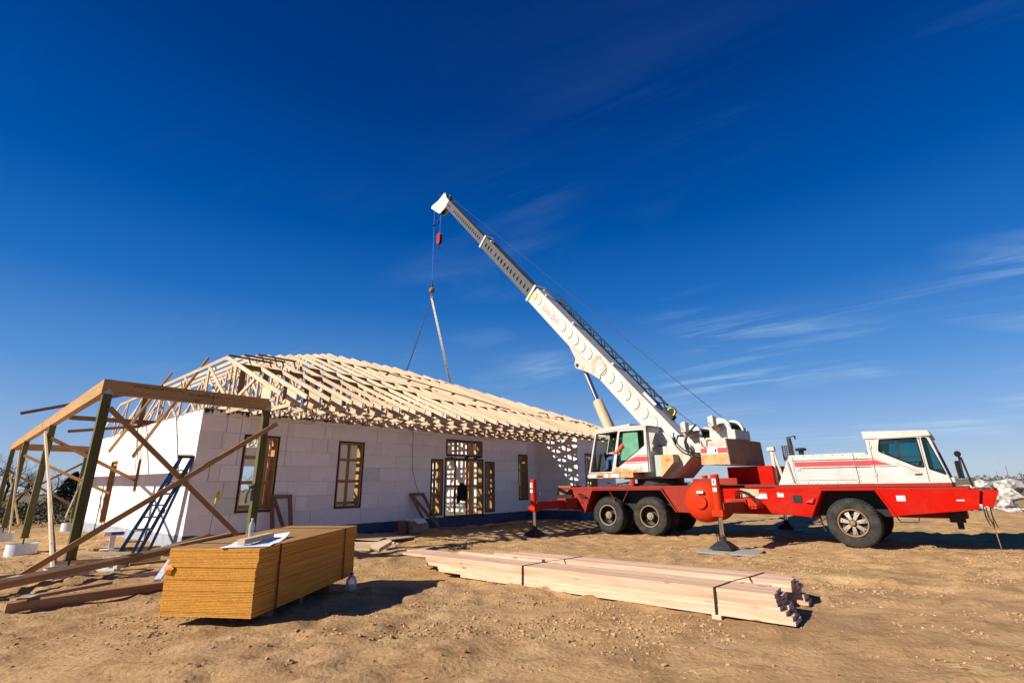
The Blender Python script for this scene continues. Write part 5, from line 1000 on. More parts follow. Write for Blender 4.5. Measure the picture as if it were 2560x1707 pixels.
def webbing(p, q, w, tw0, tw1, mat, n=26):
    p, q = Vector(p), Vector(q); mb = MB(); d = (q-p).normalized(); a = Vector((0, 1, 0)); c_ = d.cross(a).normalized(); vs_ = []; fs = []
    for i in range(n+1):
        t = i/n; an = tw0+(tw1-tw0)*t*t*(3-2*t); dr = a*math.cos(an)+c_*math.sin(an); nr = d.cross(dr); o = p+(q-p)*t
        vs_ += [o-dr*w/2-nr*.006, o+dr*w/2-nr*.006, o+dr*w/2+nr*.006, o-dr*w/2+nr*.006]
    for i in range(n):
        for j in range(4): fs.append((4*i+j, 4*i+(j+1) % 4, 4*i+4+(j+1) % 4, 4*i+4+j))
    mb.add(vs_, fs); return mb.build('sling_leg', mat, sl)
webbing((.02, 0, -.02), (-2.10, .0, -5.45), .12, 1.2, .15, 'sling'); webbing((-.02, 0, -.02), (3.65, 0, -5.62), .075, 1.3, 1.0, 'sling_d')
mb = MB(); mb.tube([Vector((.07*math.sin(q), 0, -.06+.12*math.cos(q))) for q in (6.283*i/14 for i in range(15))], .018, 8); mb.build('shackle', 'steel', sl, smooth=60)

# ------------------------------------------------------------ seated operator
def person():
    V = []; E = []; Rd = []
    def add(p, r, par=None): V.append((p[0]+.20, p[1]+.14, p[2])); Rd.append(r); (E.append((par, len(V)-1)) if par is not None else None); return len(V)-1
    pel = add((.42, .72, 2.20), .15); ab = add((.38, .72, 2.36), .145, pel); chs = add((.36, .72, 2.52), .15, ab); nk = add((.38, .72, 2.67), .065, chs); hd = add((.40, .72, 2.76), .085, nk); ht = add((.41, .72, 2.86), .078, hd)
    add((.50, .72, 2.775), .022, hd)
    for s_ in (-1, 1):
        hip = add((.52, .72+.10*s_, 2.19), .095, pel); kn = add((.98, .72+.14*s_, 2.21), .075, hip); an = add((1.02, .72+.14*s_, 1.87), .05, kn); add((1.17, .72+.15*s_, 1.835), .042, an)
        sh = add((.37, .72+.19*s_, 2.57), .075, chs); el = add((.56, .72+.23*s_, 2.36), .055, sh); wr = add((.82, .72+.18*s_, 2.36), .036, el); pm = add((.90, .72+.17*s_, 2.355), .034, wr)
        for k in range(4):
            f1 = add((.945, .72+.17*s_+.018*(k-1.5), 2.365), .010, pm); f2 = add((.975+.006*(k % 3), .72+.17*s_+.018*(k-1.5), 2.35), .009, f1); add((.97, .72+.17*s_+.018*(k-1.5), 2.325), .008, f2)
        t1 = add((.90, .72+.13*s_, 2.37), .011, pm); add((.94, .72+.125*s_, 2.375), .009, t1)
    me = bpy.data.meshes.new('p'); me.from_pydata(V, E, []); o = bpy.data.objects.new('p', me); COL.objects.link(o)
    sk = o.modifiers.new('s', 'SKIN'); o.modifiers.new('d', 'SUBSURF').levels = 2
    for i, r in enumerate(Rd): me.skin_vertices[0].data[i].radius = (r, r)
    me.skin_vertices[0].data[0].use_root = True; o.modifiers['s'].use_smooth_shade = True
    bpy.context.view_layer.update(); me2 = bpy.data.meshes.new_from_object(o.evaluated_get(bpy.context.evaluated_depsgraph_get())); bpy.data.objects.remove(o)
    me2.materials.clear()
    for m_ in ('shirt', 'jeans', 'skin', 'dark'): me2.materials.append(M[m_])
    for p in me2.polygons:
        c_ = p.center; i = 0
        if c_.z > 2.66 or (c_.x > .86 and c_.z > 2.30): i = 2
        elif c_.z < 1.89: i = 3
        elif c_.z < 2.27 or c_.x > .82: i = 1
        p.material_index = i; p.use_smooth = True
    po = bpy.data.objects.new('person', me2); link(po, None, UF); props(po, 'person in orange red shirt and blue jeans seated in the open crane cab', 'person')
    mb = MB(); mb.lathe([(.10, -.02), (.098, .04), (.07, .085), (0, .10)], (.595, .86, 2.80), ZZ, 18); mb.box((.60, .80, 2.785), (.755, .92, 2.795)); mb.build('cap', 'navy', po, UF, smooth=40)
person()

# ------------------------------------------------------------ plywood stack and what lies on it
pl = Vector((math.sin(R(10)), math.cos(R(10)), math.sin(R(2.0)))).normalized(); pw = Vector((-math.cos(R(10)), math.sin(R(10)), 0)); pz = pw.cross(pl)*-1
pz = pl.cross(pw); pz = pz if pz.z > 0 else -pz
PS = frame((-2.80, 5.70, .115), pl, pw, pl.cross(pw)); 
ps = thing('plywood_stack', 'thick stack of golden brown plywood sheets on the dirt at the front', 'plywood stack', PS)
nS = 43; hS = .0159
for i in range(nS):
    L = 2.2; o0 = random.uniform(-.006, .006)+(.012 if i > 33 else 0); o1 = random.uniform(-.004, .004)-(i > 30)*.015
    mb = MB(); t = hS*.84; mb.box((-L/2, -.56, 0), (L/2, .56, t)); mb.m = [1, 1, 0, 0, 0, 0]
    mb.build('sheet', ['ply_edge', 'ply_face'], ps, PS @ T((L/2+o0, .56+o1, hS*i)))
for x in (.50, 1.1, 1.8): mb = MB(); mb.box((x-.045, .12, -.16), (x+.045, 1.0, -.002)); mb.build('bearer', 'brown', ps, PS)
for x in (.38, 1.86): mb = MB(); mb.box((x-.012, -.022, -.002), (x+.012, -.0175, nS*hS+.004)); mb.box((x-.012, -.022, nS*hS+.0005), (x+.012, 1.13, nS*hS+.0015)); mb.build('strap', 'dark', ps, PS)
tp = lambda x, y, z=0: PS @ Vector((x, y, nS*hS+z))
WP = lambda x, y, rz: PS @ T((x, y, nS*hS)) @ Matrix.Rotation(rz, 4, 'Z')
pp_ = MB(); nxp = 12
for j in range(2):
    vs_ = [(-.42+.84*i/nxp, -.26+.52*j, .004+.006*math.sin(i*.9+j)+(.02*max(0, i-9) if j == 0 else .0)) for i in range(nxp+1)]; pp_.v += vs_
pp_.f = [(i, i+1, i+1+nxp+1, i+nxp+1) for i in range(nxp)]; pp_.m = [0]*nxp
pap = pp_.build('drawing_sheet', 'paper', None, WP(.46, .36, .35)); props(pap, 'large white building plan lying on the plywood stack', 'drawing')
mb = MB()
for i in range(9): mb.box((-.36+.07*i, -.2, .0125), (-.355+.07*i, .2-.02*(i % 3), .0130))
for j in range(6): mb.box((-.36, -.2+.075*j, .0125), (.25, -.197+.075*j, .0130))
mb.build('plan_lines', 'ink', pap, WP(.46, .36, .35))
mb = MB(); mb.box((-.30, -.045, 0), (.30, .045, .055)); props(mb.build('wood_offcut', 'pine', None, WP(.42, .34, .10) @ T((0, 0, .022)), bevel=.002), 'short pine offcut weighing down the plan on the plywood', 'offcut')
bt = thing('water_bottle', 'clear plastic water bottle standing on the plywood stack', 'bottle', WP(.92, .80, 0))
mb = MB(); mb.lathe([(0, .002), (.03, .002), (.033, .015), (.031, .04), (.033, .06), (.031, .08), (.033, .10), (.030, .12), (.033, .145), (.025, .175), (.013, .195), (.013, .215)], (0, 0, 0), ZZ, 20); mb.build('body', 'clear', bt, smooth=50)
mb = MB(); mb.lathe([(.0145, .205), (.0145, .228), (0, .229)], (0, 0, 0), ZZ, 16); mb.build('bottle_cap', 'label', bt, smooth=40)
mb = MB(); mb.lathe([(.0345, .09), (.0345, .14)], (0, 0, 0), ZZ, 20); mb.build('bottle_label', 'clear', bt, smooth=40)
tg = MB(); tg.add([(-.012, 1.125, .50), (-.016, 1.04, .515), (-.020, .995, .475), (-.024, 1.02, .455), (-.014, 1.03, .415), (-.010, 1.12, .42), (-.036, 1.07, .465)], [(0, 1, 6), (1, 2, 6), (2, 3, 6), (3, 4, 6), (4, 5, 6), (5, 0, 6)]); tg.build('paper_tag', 'tag', ps, PS)
jg = thing('plastic_jug', 'clear plastic jug standing in the shade beside the plywood stack', 'jug', T((-2.36, 7.62, gz(-2.36, 7.62))))
mb = MB(); mb.lathe([(0, .0), (.07, .0), (.075, .02), (.075, .16), (.05, .21), (.022, .23), (.022, .25)], (0, 0, 0), ZZ, 20); mb.build('body', 'clear', jg, smooth=50)
mb = MB(); mb.lathe([(.025, .24), (.025, .265), (0, .266)], (0, 0, 0), ZZ, 14); mb.build('jug_cap', 'bluelabel', jg, smooth=40)

# ------------------------------------------------------------ bundle of planks
LB = frame((-1.65, 9.12, 0), NN, UU, ZZ)
lb = thing('lumber_bundle', 'long strapped bundle of pale fresh planks lying on the dirt', 'lumber bundle', LB)
def plank(s0, s1, v, z, w=.138, tilt=0.0):
    board('plank', LB @ Vector((s0, v, z)), LB @ Vector((s1, v+tilt, z)), .0375, w, 'fresh', lb, side=ZZ)
rs = random.Random(8)
for g, (v0, rows, lay, zb_, sA, sB) in enumerate(((.07, 3, 7, .03, -.30, 5.74), (.50, 3, 6, .035, -.55, 5.56), (.93, 3, 7, .03, .3, 5.70))):
    for r_ in range(rows):
        for l in range(lay - (1 if (r_ == rows-1 and g == 1) else 0)):
            if g == 2 and l < 3 and r_ < 1: continue
            a = sA+rs.uniform(0, .5)+.13*(lay-1-l)*(g == 0)-(.45 if l == lay-1 else 0)+(.9 if g == 2 and l > 4 else 0); e = sB-.16*l/lay+rs.uniform(-.03, .03)-(.10 if rs.random() < .12 else 0)
            if g == 0 and l == 0: a += .4
            plank(a, e, v0+.142*r_+rs.uniform(-.004, .004), zb_+.0195+.0385*l, tilt=rs.uniform(-.006, .006))
plank(.35, 2.2, .62, .04+.0195+.0385*6, .09)
for s_, kk in ((2.28, 0), (5.0, 1)):
    mb = MB(); pts = [(s_, -.012, .03), (s_+.01, -.012, .302), (s_+.05, .44, .303), (s_+.14, .86, .303), (s_+.20, 1.30, .302), (s_+.22, 1.305, .05)]
    for p, q in zip(pts[:-1], pts[1:]):
        p, q = Vector(p), Vector(q); w_ = .012; mb.add([p+Vector((-w_, 0, 0)), p+Vector((w_, 0, 0)), q+Vector((w_, 0, 0)), q+Vector((-w_, 0, 0)), p+Vector((-w_, -.002, .003)), p+Vector((w_, -.002, .003)), q+Vector((w_, -.002, .003)), q+Vector((-w_, -.002, .003))], [(0,1,2,3),(4,7,6,5),(0,4,5,1),(1,5,6,2),(2,6,7,3),(3,7,4,0)])
    mb.build('strap', 'black', lb, LB)
    mb = MB(); mb.box((s_-.05, -.02, -.03), (s_+.05, 1.3, .034)); mb.build('bearer', 'pine', lb, LB)

# ------------------------------------------------------------ broken truss and boards by the porch
dt = thing('broken_truss', 'dark weathered truss lying broken on the dirt left of the plywood', 'truss', T((-6.3, 7.2, 0)))
board('chord', (-6.28, 6.60, .075), (-4.3, 8.95, .09), .12, .06, 'mid_brown', dt, side=(.2, -.2, 1)); board('chord', (-7.55, 6.95, .13), (-6.55, 10.3, .36), .12, .07, 'mid_brown', dt, side=(.5, -.2, 1)); board('chord', (-7.9, 6.9, .10), (-6.95, 10.4, .30), .11, .05, 'mid_brown', dt, side=(.2, -.1, 1)); board('chord', (-6.9, 9.2, .25), (-7.1, 12.0, .42), .12, .05, 'mid_brown', dt, side=(.3, 0, 1))
board('web', (-6.35, 6.75, .13), (-6.05, 7.9, .13), .12, .04, 'mid_brown', dt, side=(1, 0, 0)); board('web', (-6.05, 9.2, .26), (-5.55, 8.2, .10), .089, .038, 'tube', dt, side=(1, .4, 0)); board('web', (-6.9, 9.9, .35), (-6.0, 10.9, .55), .10, .04, 'mid_brown', dt, side=(1, 0, 0))
for (x, y, z, q) in ((-6.17, 6.78, .165, .3), (-7.2, 7.6, .28, .1), (-6.9, 8.9, .36, .1)): mb = MB(); mb.box((-.05, -.09, 0), (.05, .09, .003)); mb.build('gusset_plate', 'steel', dt, T((x, y, z)) @ Matrix.Rotation(q, 4, 'Z'))
for i, (p, q, m_, l) in enumerate((((-7.5, 10.2, .07), (-6.3, 11.4, .08), 'brown', 'dark board on the ground behind the broken truss'), ((-10.2, 12.6, .08), (-8.8, 12.9, .09), 'green_post', 'short greenish timber on the dirt beside the porch tubes'), ((-10.5, 12.0, .06), (-8.9, 12.1, .05), 'pine', 'pale board lying flat between porch tube and corner post'), ((-6.4, 9.3, .04), (-5.6, 9.6, .05), 'fresh', 'pale splintered stick between the broken truss chords'), ((-6.6, 9.0, .03), (-6.0, 9.5, .05), 'fresh', 'short pale splinter beside the broken truss chords'), ((-16.5, 20.0, .2), (-13.0, 21.2, .9), 'brown', 'dark plank leaning up in front of the brush'), ((-15.5, 19.0, .12), (-11.5, 19.4, .15), 'brown', 'dark plank lying in front of the brush'), ((-9.3, 10.6, .06), (-7.6, 11.2, .07), 'mid_brown', 'sunlit brown board between the corner post and the ladder foot'), ((-8.9, 8.6, .05), (-8.0, 10.0, .06), 'mid_brown', 'brown board pointing at the nearest form tube'), ((-7.3, 11.6, .10), (-6.2, 11.9, .12), 'green_post', 'short greenish block end behind the broken truss'))):
    loose('loose_board', p, q, .10, .045, m_, l, 'board', (0, 0, 1) if i != 0 else (1, 0, 0), 'loose boards on the ground')
fo_ = thing('foam_offcut', 'white foam pedestal piece with blue label standing near the end wall', 'foam piece', frame(b(-1.0, -1.55, gz(*b(-1.0, -1.55, 0).xy)), (.82, .57, 0), (-.57, .82, 0), ZZ))
mb = MB(); mb.box((-.22, -.10, 0), (.20, .10, .06)); mb.box((-.06, -.07, .06), (.05, .07, .36)); mb.box((-.19, -.09, .36), (.21, .09, .46)); mb.build('foam_body', 'foam', fo_, bevel=.008)
mb = MB(); mb.box((-.05, -.094, .38), (.19, -.0905, .44)); mb.build('blue_band', 'bluelabel', fo_)
fp2 = thing('foam_scrap', 'white foam scraps heaped on the nearest form tube by the porch post', 'foam scrap', T((-7.6, 9.9, gz(-7.6, 9.9))))
mb = MB(); mb.box((-.28, -.06, .0), (.10, .06, .05)); mb.box((-.1, -.05, .05), (-.02, .05, .22)); mb.box((.05, -.04, .0), (.13, .05, .26)); mb.box((-.05, .02, .16), (.35, .10, .2)); mb.build('foam_body', 'tube', fp2, bevel=.006)

# ladder
lp0, lp1 = b(-.78, -.95, .02), b(-.12, -.22, 2.25); lw = Vector((.82, .57, 0))
ld = thing('step_ladder', 'folded blue fibreglass step ladder leaning on the sunlit end wall', 'ladder', T(lp0))
ax_ = (lp1-lp0); bk = ax_.cross(lw).normalized()*.11
for s_ in (-1, 1):
    board('rail', lp0+lw*.19*s_, lp1+lw*.12*s_, .10, .075, 'ladder', ld, side=bk)
    board('rear_rail', lp0+lw*.15*s_-bk+ax_*.02+lw*.22, lp1+lw*.12*s_-bk, .06, .06, 'ladder', ld, side=bk)
for i in range(1, 8): t = i/8.2; w_ = .18-.07*t; board('step', lp0+ax_*t-lw*w_, lp0+ax_*t+lw*w_, .08, .022, 'steel', ld, side=bk)
for i in (2, 5): t = i/8.2; w_ = .19-.06*t; board('rear_bar', lp0+ax_*t-lw*w_-bk, lp0+ax_*t+lw*w_-bk, .03, .02, 'steel', ld, side=bk)
board('top_cap', lp1+ax_.normalized()*.02-lw*.2-bk*.4, lp1+ax_.normalized()*.02+lw*.2-bk*.4, .17, .06, 'black', ld, side=bk)
mb = MB(); mb.box((-.03, -.002, -.05), (.03, .002, .05)); mb.build('sticker', 'yellow', ld, frame(lp0+ax_*.42+lw*.21-bk*.17+Vector((0, -.02, 0)), lw, (ax_.normalized()).cross(lw), ax_.normalized()))

# trestle-like frames leaning on the front wall
def leanframe(label, ua, ub_, sh, zt_, n0, n1, mat='brown'):
    t = thing('leaning_frame', label, 'timber frame', T(b(ua, n0, 0)), 'timber frames leaning on the front wall')
    a0, a1, c0_, c1_ = b(ua+sh, n0, .03), b(ua, n1, zt_), b(ub_+sh, n0, .03), b(ub_, n1, zt_)
    board('upright', a0, a1, .10, .045, mat, t, side=UU); board('upright', c0_, c1_, .10, .045, mat, t, side=UU); board('head', a1-UU*.05, c1_+UU*.05, .10, .045, mat, t, side=ZZ); board('diagonal', a1+UU*.07-ZZ*.06, c0_-UU*.12+ZZ*.1, .09, .04, mat, t, side=UU)
    for p in (a1, c1_): mb = MB(); mb.box((-.002, -.04, -.05), (.002, .04, .05)); mb.build('gusset_plate', 'bluelabel', t, frame(p+NN*.03+ZZ*-.06, NN, UU, ZZ))
leanframe('brown timber frame leaning under the first front window', 2.0, 2.50, .0, 1.24, .42, .07); leanframe('brown timber frame leaning on the wall left of the entrance', 6.78, 7.30, .42, 1.20, .55, .08)
# boxes and rubbish at the wall
def cbox(u, n, w, d, h, rz, mat, label, lid=None):
    t = thing('carton', label, 'box', frame(b(u, n, gz(*b(u, n, 0).xy)), NN, UU, ZZ) @ Matrix.Rotation(rz, 4, 'Z'), 'cartons at the foot of the front wall')
    mb = MB(); mb.plate([(-w/2, 0), (w/2, 0), (w/2*1.05, h), (-w/2*1.05, h)], lambda y, z: Vector((-d/2, y, z)), (d, 0, 0)); mb.build('carton_body', mat, t, bevel=.006)
    if lid: mb = MB(); mb.box((-d*.56, -w*.56, h), (d*.56, w*.56, h+.07)); mb.add([(d*.56, -w*.5, h+.05), (d*.56, w*.5, h+.05), (d*.95, w*.5, h-.06), (d*.95, -w*.5, h-.06)], [(0, 1, 2, 3)]); mb.build('carton_lid', lid, t)
cbox(6.32, .85, .50, .40, .34, .15, 'card', 'brown cardboard box with white lid beside the leaning frame', 'tube'); cbox(5.88, .8, .22, .35, .40, -.5, 'brown', 'dark brown carton tipped against the lidded box'); cbox(6.85, .62, .36, .3, .22, .3, 'card', 'low open carton behind the lidded box')
ps2 = thing('plywood_sheet', 'single plywood sheet lying on the ground in the shade of the house', 'plywood', frame(b(4.2, 1.55, .10), NN, UU, ZZ) @ Matrix.Rotation(.12, 4, 'Z')); mb = MB(); mb.box((-1.22, -.61, 0), (1.22, .61, .016)); mb.build('sheet', 'card', ps2)
for i, (p, q, l) in enumerate(((b(2.75, 2.5, .06), b(3.5, 3.7, .06), 'plank on the ground by the plywood sheet, nearest the stack'), (b(2.55, 2.7, .03), b(3.1, 3.9, .03), 'plank on the ground by the plywood sheet, nearest the camera'), (b(3.2, 2.2, .05), b(3.9, 3.3, .05), 'plank tucked under the edge of the plywood sheet'), (b(3.0, 2.4, .10), b(3.65, 3.45, .10), 'plank lying on top of the planks by the plywood sheet'))): loose('ground_plank', p, q, .045, .12, 'pine', l, 'plank', ZZ, 'planks beside the plywood sheet')
tb = loose('timber_block', b(2.55, 4.2, .10)+Vector((0, 0, .02)), b(2.95, 4.12, .24), .10, .24, 'pine', 'tilted square timber block on the dirt right of the plywood stack', 'block', (0.2, -.3, 1))
def wig(pts, amp, seed, n=60):
    r_ = random.Random(seed); P = [Vector(p) for p in pts]; out = []
    for i in range(n+1):
        t = i/n*(len(P)-1); k = min(int(t), len(P)-2); q = P[k].lerp(P[k+1], t-k); x = q.x+amp*math.sin(i*.9+seed)+amp*.5*r_.uniform(-1, 1); y = q.y+amp*math.cos(i*.7+seed)+amp*.5*r_.uniform(-1, 1); out.append((x, y, gz(x, y)+.015))
    return out
props(MB().tube(wig([b(3.2, 3.4, 0), b(3.9, 3.2, 0), b(5.1, 3.3, 0), b(6.0, 3.2, 0)], .05, 2), .010, 6).build('yellow_cord', 'cord_y', smooth=60), 'yellow cord snaking over the dirt before the house', 'cord')
coil = []
for i in range(90):
    q = i*.28; r_ = .20+.05*math.sin(i*.31); cc = b(4.05, 5.25, 0) if i < 45 else b(4.05+.022*(i-45), 5.25-.006*(i-45), 0); x, y = cc.x+r_*math.cos(q)*(1 if i < 45 or i > 70 else .2), cc.y+r_*math.sin(q)*(1 if i < 45 or i > 70 else .2); coil.append((x, y, gz(x, y)+.02+.04*abs(math.sin(i*.5))))
props(MB().tube(coil, .012, 6).build('cable_coil', 'black', smooth=60), 'loose black cable coiled on the dirt behind the planks', 'cable')
props(MB().tube(wig([b(7.5, 1.0, 0), b(9, 1.3, 0), b(11, 1.1, 0), b(12.5, 1.8, 0)], .12, 5), .010, 6).build('green_hose', 'cord_g', smooth=60), 'green hose lying along the foot of the front wall', 'hose')
props(MB().tube([b(6.72, .03, 3.47), b(6.78, .05, 3.3), b(6.80, .03, 2.6), b(6.84, .03, 2.0), b(6.95, .06, 1.6), b(7.08, .10, 1.22)], .007, 6).build('hanging_cord', 'cord_g', smooth=60), 'thin green cord hanging down the front wall from the eave', 'cord')
fl = thing('marker_flag', 'yellow ribbon on a thin wire stake near the house corner', 'marker', T(b(.40, .6, 0)))
MB().tube([b(.36, .6, -.05), b(.38, .6, .7), b(.41, .6, 1.15)], .005, 5).build('wire', 'dark', fl, Matrix.Identity(4))
mb = MB(); mb.lathe([(0, 0), (.022, .05), (.04, .16), (.045, .25), (.025, .31), (0, .33)], b(.40, .6, 1.10), UU*.18+ZZ, 10); mb.build('ribbon', 'flag', fl, Matrix.Identity(4), smooth=60)
# jacket hung in the doorway
jk_ = MB(); gx = 10; gy = 12; vs_ = []
for j in range(gy+1):
    t = j/gy; z = 1.57-.66*t; hw = .10+.13*min(1, t*3)+(.03*t)
    for i in range(gx+1):
        q = (i/gx*2-1); u = 9.26+hw*q+.02*math.sin(j*1.1); edge = -.10*t*(1 if i in (0, 1, gx-1, gx) else .0) if j == gy else 0
        vs_.append((.03+.05*math.cos(q*1.5)+.015*math.sin(i*1.9+j*.4), u, z+edge+.03*math.sin(i*2.3)*(j == gy)))
k_ = gx+1; jk_.add(vs_, [(j*k_+i, j*k_+i+1, (j+1)*k_+i+1, (j+1)*k_+i) for j in range(gy) for i in range(gx)])
jo = jk_.build('jacket', 'cloth', None, BF, smooth=60); props(jo, 'black jacket hanging in the open doorway of the house', 'jacket'); so = jo.modifiers.new('thick', 'SOLIDIFY'); so.thickness = .03
MB().tube([Vector((.06, 9.10, 1.45)), Vector((.07, 9.05, 1.2)), Vector((.06, 9.06, .88))], [.05, .05, .04], 8).build('sleeve', 'cloth', jo, BF, smooth=60); MB().tube([Vector((.06, 9.42, 1.45)), Vector((.07, 9.46, 1.2)), Vector((.06, 9.44, .92))], [.05, .05, .04], 8).build('sleeve', 'cloth', jo, BF, smooth=60)

# ------------------------------------------------------------ rubble pile on the right
def rockmesh(seed, sx, sy, sz):
    import bmesh
    r_ = random.Random(seed); bm = bmesh.new()
    for i in range(34):
        v = Vector((r_.gauss(0, 1), r_.gauss(0, 1), r_.gauss(0, 1))).normalized(); k = r_.uniform(.62, 1.0); bm.verts.new((v.x*sx*k, v.y*sy*k, v.z*sz*k))
    res = bmesh.ops.convex_hull(bm, input=bm.verts); bmesh.ops.delete(bm, geom=[e for e in res['geom_interior'] if isinstance(e, bmesh.types.BMVert)], context='VERTS')
    bmesh.ops.subdivide_edges(bm, edges=bm.edges[:], cuts=3, use_grid_fill=True)
    from mathutils import noise as mn
    m_ = min(sx, sy, sz)
    for v in bm.verts:
        p = v.co*(1.1/m_*.45)+Vector((seed*3.1, 0, 0)); v.co += v.co.normalized()*m_*(.12*mn.noise(p)+.12*mn.noise(p*2.9)+.09*abs(mn.noise(p*6.3)))
    bmesh.ops.triangulate(bm, faces=bm.faces[:])
    me = bpy.data.meshes.new('rock'); bm.to_mesh(me); bm.free(); me.materials.append(M['rock']); return me
RK = [(19.6, 22.0, .75, .95, .55, .5), (20.9, 21.6, .70, .8, .5, .4), (22.3, 21.5, .62, .8, .45, .3), (19.0, 21.3, .32, .55, .35, .28), (20.1, 20.9, .34, .62, .40, .3), (21.1, 20.6, .30, .5, .4, .3), (22.0, 20.7, .32, .6, .4, .28), (18.2, 21.2, .20, .4, .3, .22), (19.4, 20.6, .14, .32, .25, .17), (20.4, 20.2, .12, .3, .2, .15), (18.0, 22.6, .55, .7, .5, .35), (21.6, 22.2, 1.05, .8, .5, .38), (23.3, 21.3, .35, .6, .45, .33), (17.2, 21.6, .14, .35, .25, .16), (18.7, 22.2, .40, .45, .4, .25), (20.3, 21.9, 1.1, .6, .4, .26), (16.3, 22.5, .12, .35, .25, .15), (15.2, 22.0, .12, .3, .22, .14), (21.0, 20.0, .08, .2, .2, .1)]
adj = ['largest', 'broad', 'tilted', 'flat', 'angular', 'low', 'wedge shaped', 'small', 'tiny', 'squat', 'rear', 'topmost', 'rightmost', 'leftward', 'half hidden', 'upper', 'stray', 'farthest stray', 'foremost']
RK = [(x, y, z*1.0+.02, sx*.85, sy*.95, sz*1.05) for x, y, z, sx, sy, sz in RK]
for i, (x, y, z, sx, sy, sz) in enumerate(RK):
    ro = bpy.data.objects.new('rubble_rock', rockmesh(40+i, sx, sy, sz)); link(ro, None, T((x, y, z)) @ Matrix.Rotation(i*1.7, 4, 'Z') @ Matrix.Rotation(.3*math.sin(i), 4, 'X')); props(ro, '%s pale broken rock in the rubble pile beyond the crane front' % adj[i], 'rock', 'rocks of the rubble pile')
def _rub(rs, n): return 20.2+rs.randn(n)*2.6, 20.7+rs.randn(n)*.7
clods('rubble_gravel', 900, _rub, .05, .22, 'rock', 'small gravel and rubble around the foot of the rock pile', 'gravel', .8)

# ------------------------------------------------------------ vegetation and distance
def brush():
    rs = np.random.RandomState(2); mb = MB(); V = []; F = []
    for i in range(22000):
        n = -17.0-rs.rand()**1.3*26; u = -16+rs.rand()*21
        h = (.40+.6*rs.rand())*(1+.35*vnoise(np.array([n*.4]), np.array([u*.4]))[0]); p = b(u, n, h*rs.rand()**.6)
        s = .035+.075*rs.rand(); a = Vector(rs.randn(3)).normalized(); c_ = a.orthogonal().normalized(); d = a.cross(c_); k = len(V)
        V += [tuple(p+c_*s), tuple(p-c_*s*.5+d*s*.8), tuple(p-c_*s*.6-d*s*.7)]; F.append((k, k+1, k+2))
    mb.v, mb.f, mb.m = V, F, [0]*len(F); props(mb.build('brush', 'leaf'), 'dark low brush covering the ground behind the porch', 'brush', kind='stuff')
brush()
def baretree(seed, H):
    r_ = random.Random(seed); tr = MB(); cr = MB()
    def grow_(p, d, L, r0, lev):
        n = 4; pts = [Vector(p)]; dd = Vector(d)
        for i in range(n): dd = (dd+Vector((r_.gauss(0, .16), r_.gauss(0, .16), .07))).normalized(); pts.append(pts[-1]+dd*L/n)
        (tr if lev < 2 else cr).tube(pts, [r0*(1-.6*i/n) for i in range(n+1)], 6 if lev < 2 else 3, cap=False)
        if lev < 5:
            for j in range(3 if lev else 6):
                t = r_.uniform(.35, 1); k = min(int(t*n), n-1); q = pts[k].lerp(pts[k+1], t*n-k); an = r_.uniform(0, 6.283); sp = r_.uniform(.55, 1.0); o = dd.orthogonal().normalized(); o2 = dd.cross(o)
                grow_(q, (dd+(o*math.cos(an)+o2*math.sin(an))*sp).normalized(), L*r_.uniform(.5, .72), r0*.45, lev+1)
    grow_((0, 0, -.1), (0, 0, 1), H*.42, H*.026, 0); return tr, cr
def atdir(az, d): return Vector((math.sin(R(az))*d, math.cos(R(az))*d, 0))
TL = [(-46.3, 92, 8.2, 'tallest bare tree on the horizon at the far left edge'), (-45.4, 100, 9.0, 'bare tree seen between the two leftmost porch posts'), (-44.5, 96, 7.2, 'bare tree on the horizon left of the crossing porch braces'), (-43.7, 100, 7.0, 'bare tree on the horizon behind the crossing porch braces'), (-42.7, 92, 6.2, 'bare round headed tree seen between porch post and pale brace'), (-42.1, 110, 6.4, 'bare tree on the horizon left of the dark evergreen'), (-27.9, 70, 5.2, 'bare tree glimpsed through the first front window')]
for i, (az, d, H, l) in enumerate(TL):
    t = thing('bare_tree', l, 'tree', T(atdir(az, d)), 'bare trees on the horizon'); tr, cr = baretree(20+i, H); tr.build('trunk', 'bark', t, smooth=60); cr.build('crown', 'twig', t)
ct = thing('cedar_tree', 'dark evergreen tree just left of the near porch post', 'tree', T(atdir(-41.3, 55)))
MB().tube([(0, 0, -.1), (0, 0, 2.6)], [.12, .02], 8).build('trunk', 'bark', ct)
mb = MB(); rs = np.random.RandomState(9); V = []; F = []
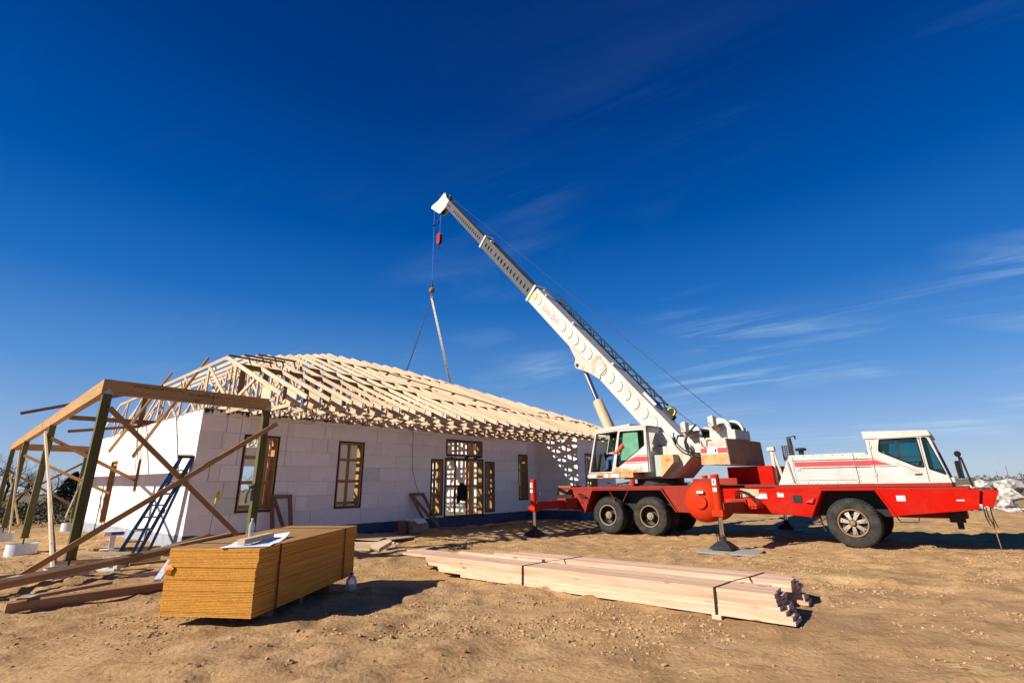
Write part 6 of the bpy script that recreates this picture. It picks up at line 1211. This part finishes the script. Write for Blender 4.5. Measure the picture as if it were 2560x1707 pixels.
for i in range(2600):
    h = rs.rand(); r_ = 1.45*(1-h)**.7*(.55+.5*rs.rand()); q = rs.rand()*6.283; p = Vector((r_*math.cos(q), r_*math.sin(q), .2+2.9*h)); a = Vector(rs.randn(3)).normalized(); c_ = a.orthogonal().normalized(); d = a.cross(c_); s = .12+.08*rs.rand(); k = len(V)
    V += [tuple(p+c_*s), tuple(p-c_*s*.5+d*s*.5), tuple(p-c_*s*.5-d*s*.5)]; F.append((k, k+1, k+2))
mb.v, mb.f, mb.m = V, F, [0]*len(F); mb.build('crown', 'cedar', ct)
def woods():
    rs = np.random.RandomState(6); V = []; F = []
    for i in range(26000):
        az = -75+150*rs.rand(); d = 560+rs.rand()*160; hh = 3.6*(1+.6*vnoise(np.array([az*1.3]), np.array([1.7]))[0]+.5*vnoise(np.array([az*7.]), np.array([4.1]))[0]); p = atdir(az, d)+Vector((0, 0, max(.2, hh)*rs.rand()**.7)); s = .35+.6*rs.rand()
        a = Vector(rs.randn(3)).normalized(); c_ = a.orthogonal().normalized(); e = a.cross(c_); k = len(V); V += [tuple(p+c_*s), tuple(p-c_*s*.5+e*s*.7), tuple(p-c_*s*.5-e*s*.7)]; F.append((k, k+1, k+2))
    mb = MB(); mb.v, mb.f, mb.m = V, F, [0]*len(F); props(mb.build('distant_woods', 'twig'), 'thin line of far off bare woods along the horizon', 'woods', kind='stuff')
woods()
PP = [(389, 397), (634, 661), (771, 817), (997, 1068), (1069, 1157), (1274, 1389), (635, 632), (1406, 1543), (1572, 1736), (1343, 1389)]
for i, (x, y) in enumerate(PP):
    t = thing('utility_pole', 'distant utility pole beyond the rubble pile, %s by apparent height' % ['tallest', 'third tallest', 'fourth tallest', 'fifth tallest', 'sixth tallest', 'seventh tallest', 'second tallest', 'second smallest', 'smallest', 'third smallest'][i], 'utility pole', T((x, y, 0)), 'utility poles on the horizon')
    mb = MB(); mb.tube([(0, 0, -.5), (0, 0, 11)], [.20, .13], 7); mb.build('shaft', 'pole', t); mb = MB(); mb.box((-1.2, -.06, 10.2), (1.2, .06, 10.36)); mb.build('crossarm', 'pole', t, T((x, y, 0)) @ Matrix.Rotation(.6, 4, 'Z'))
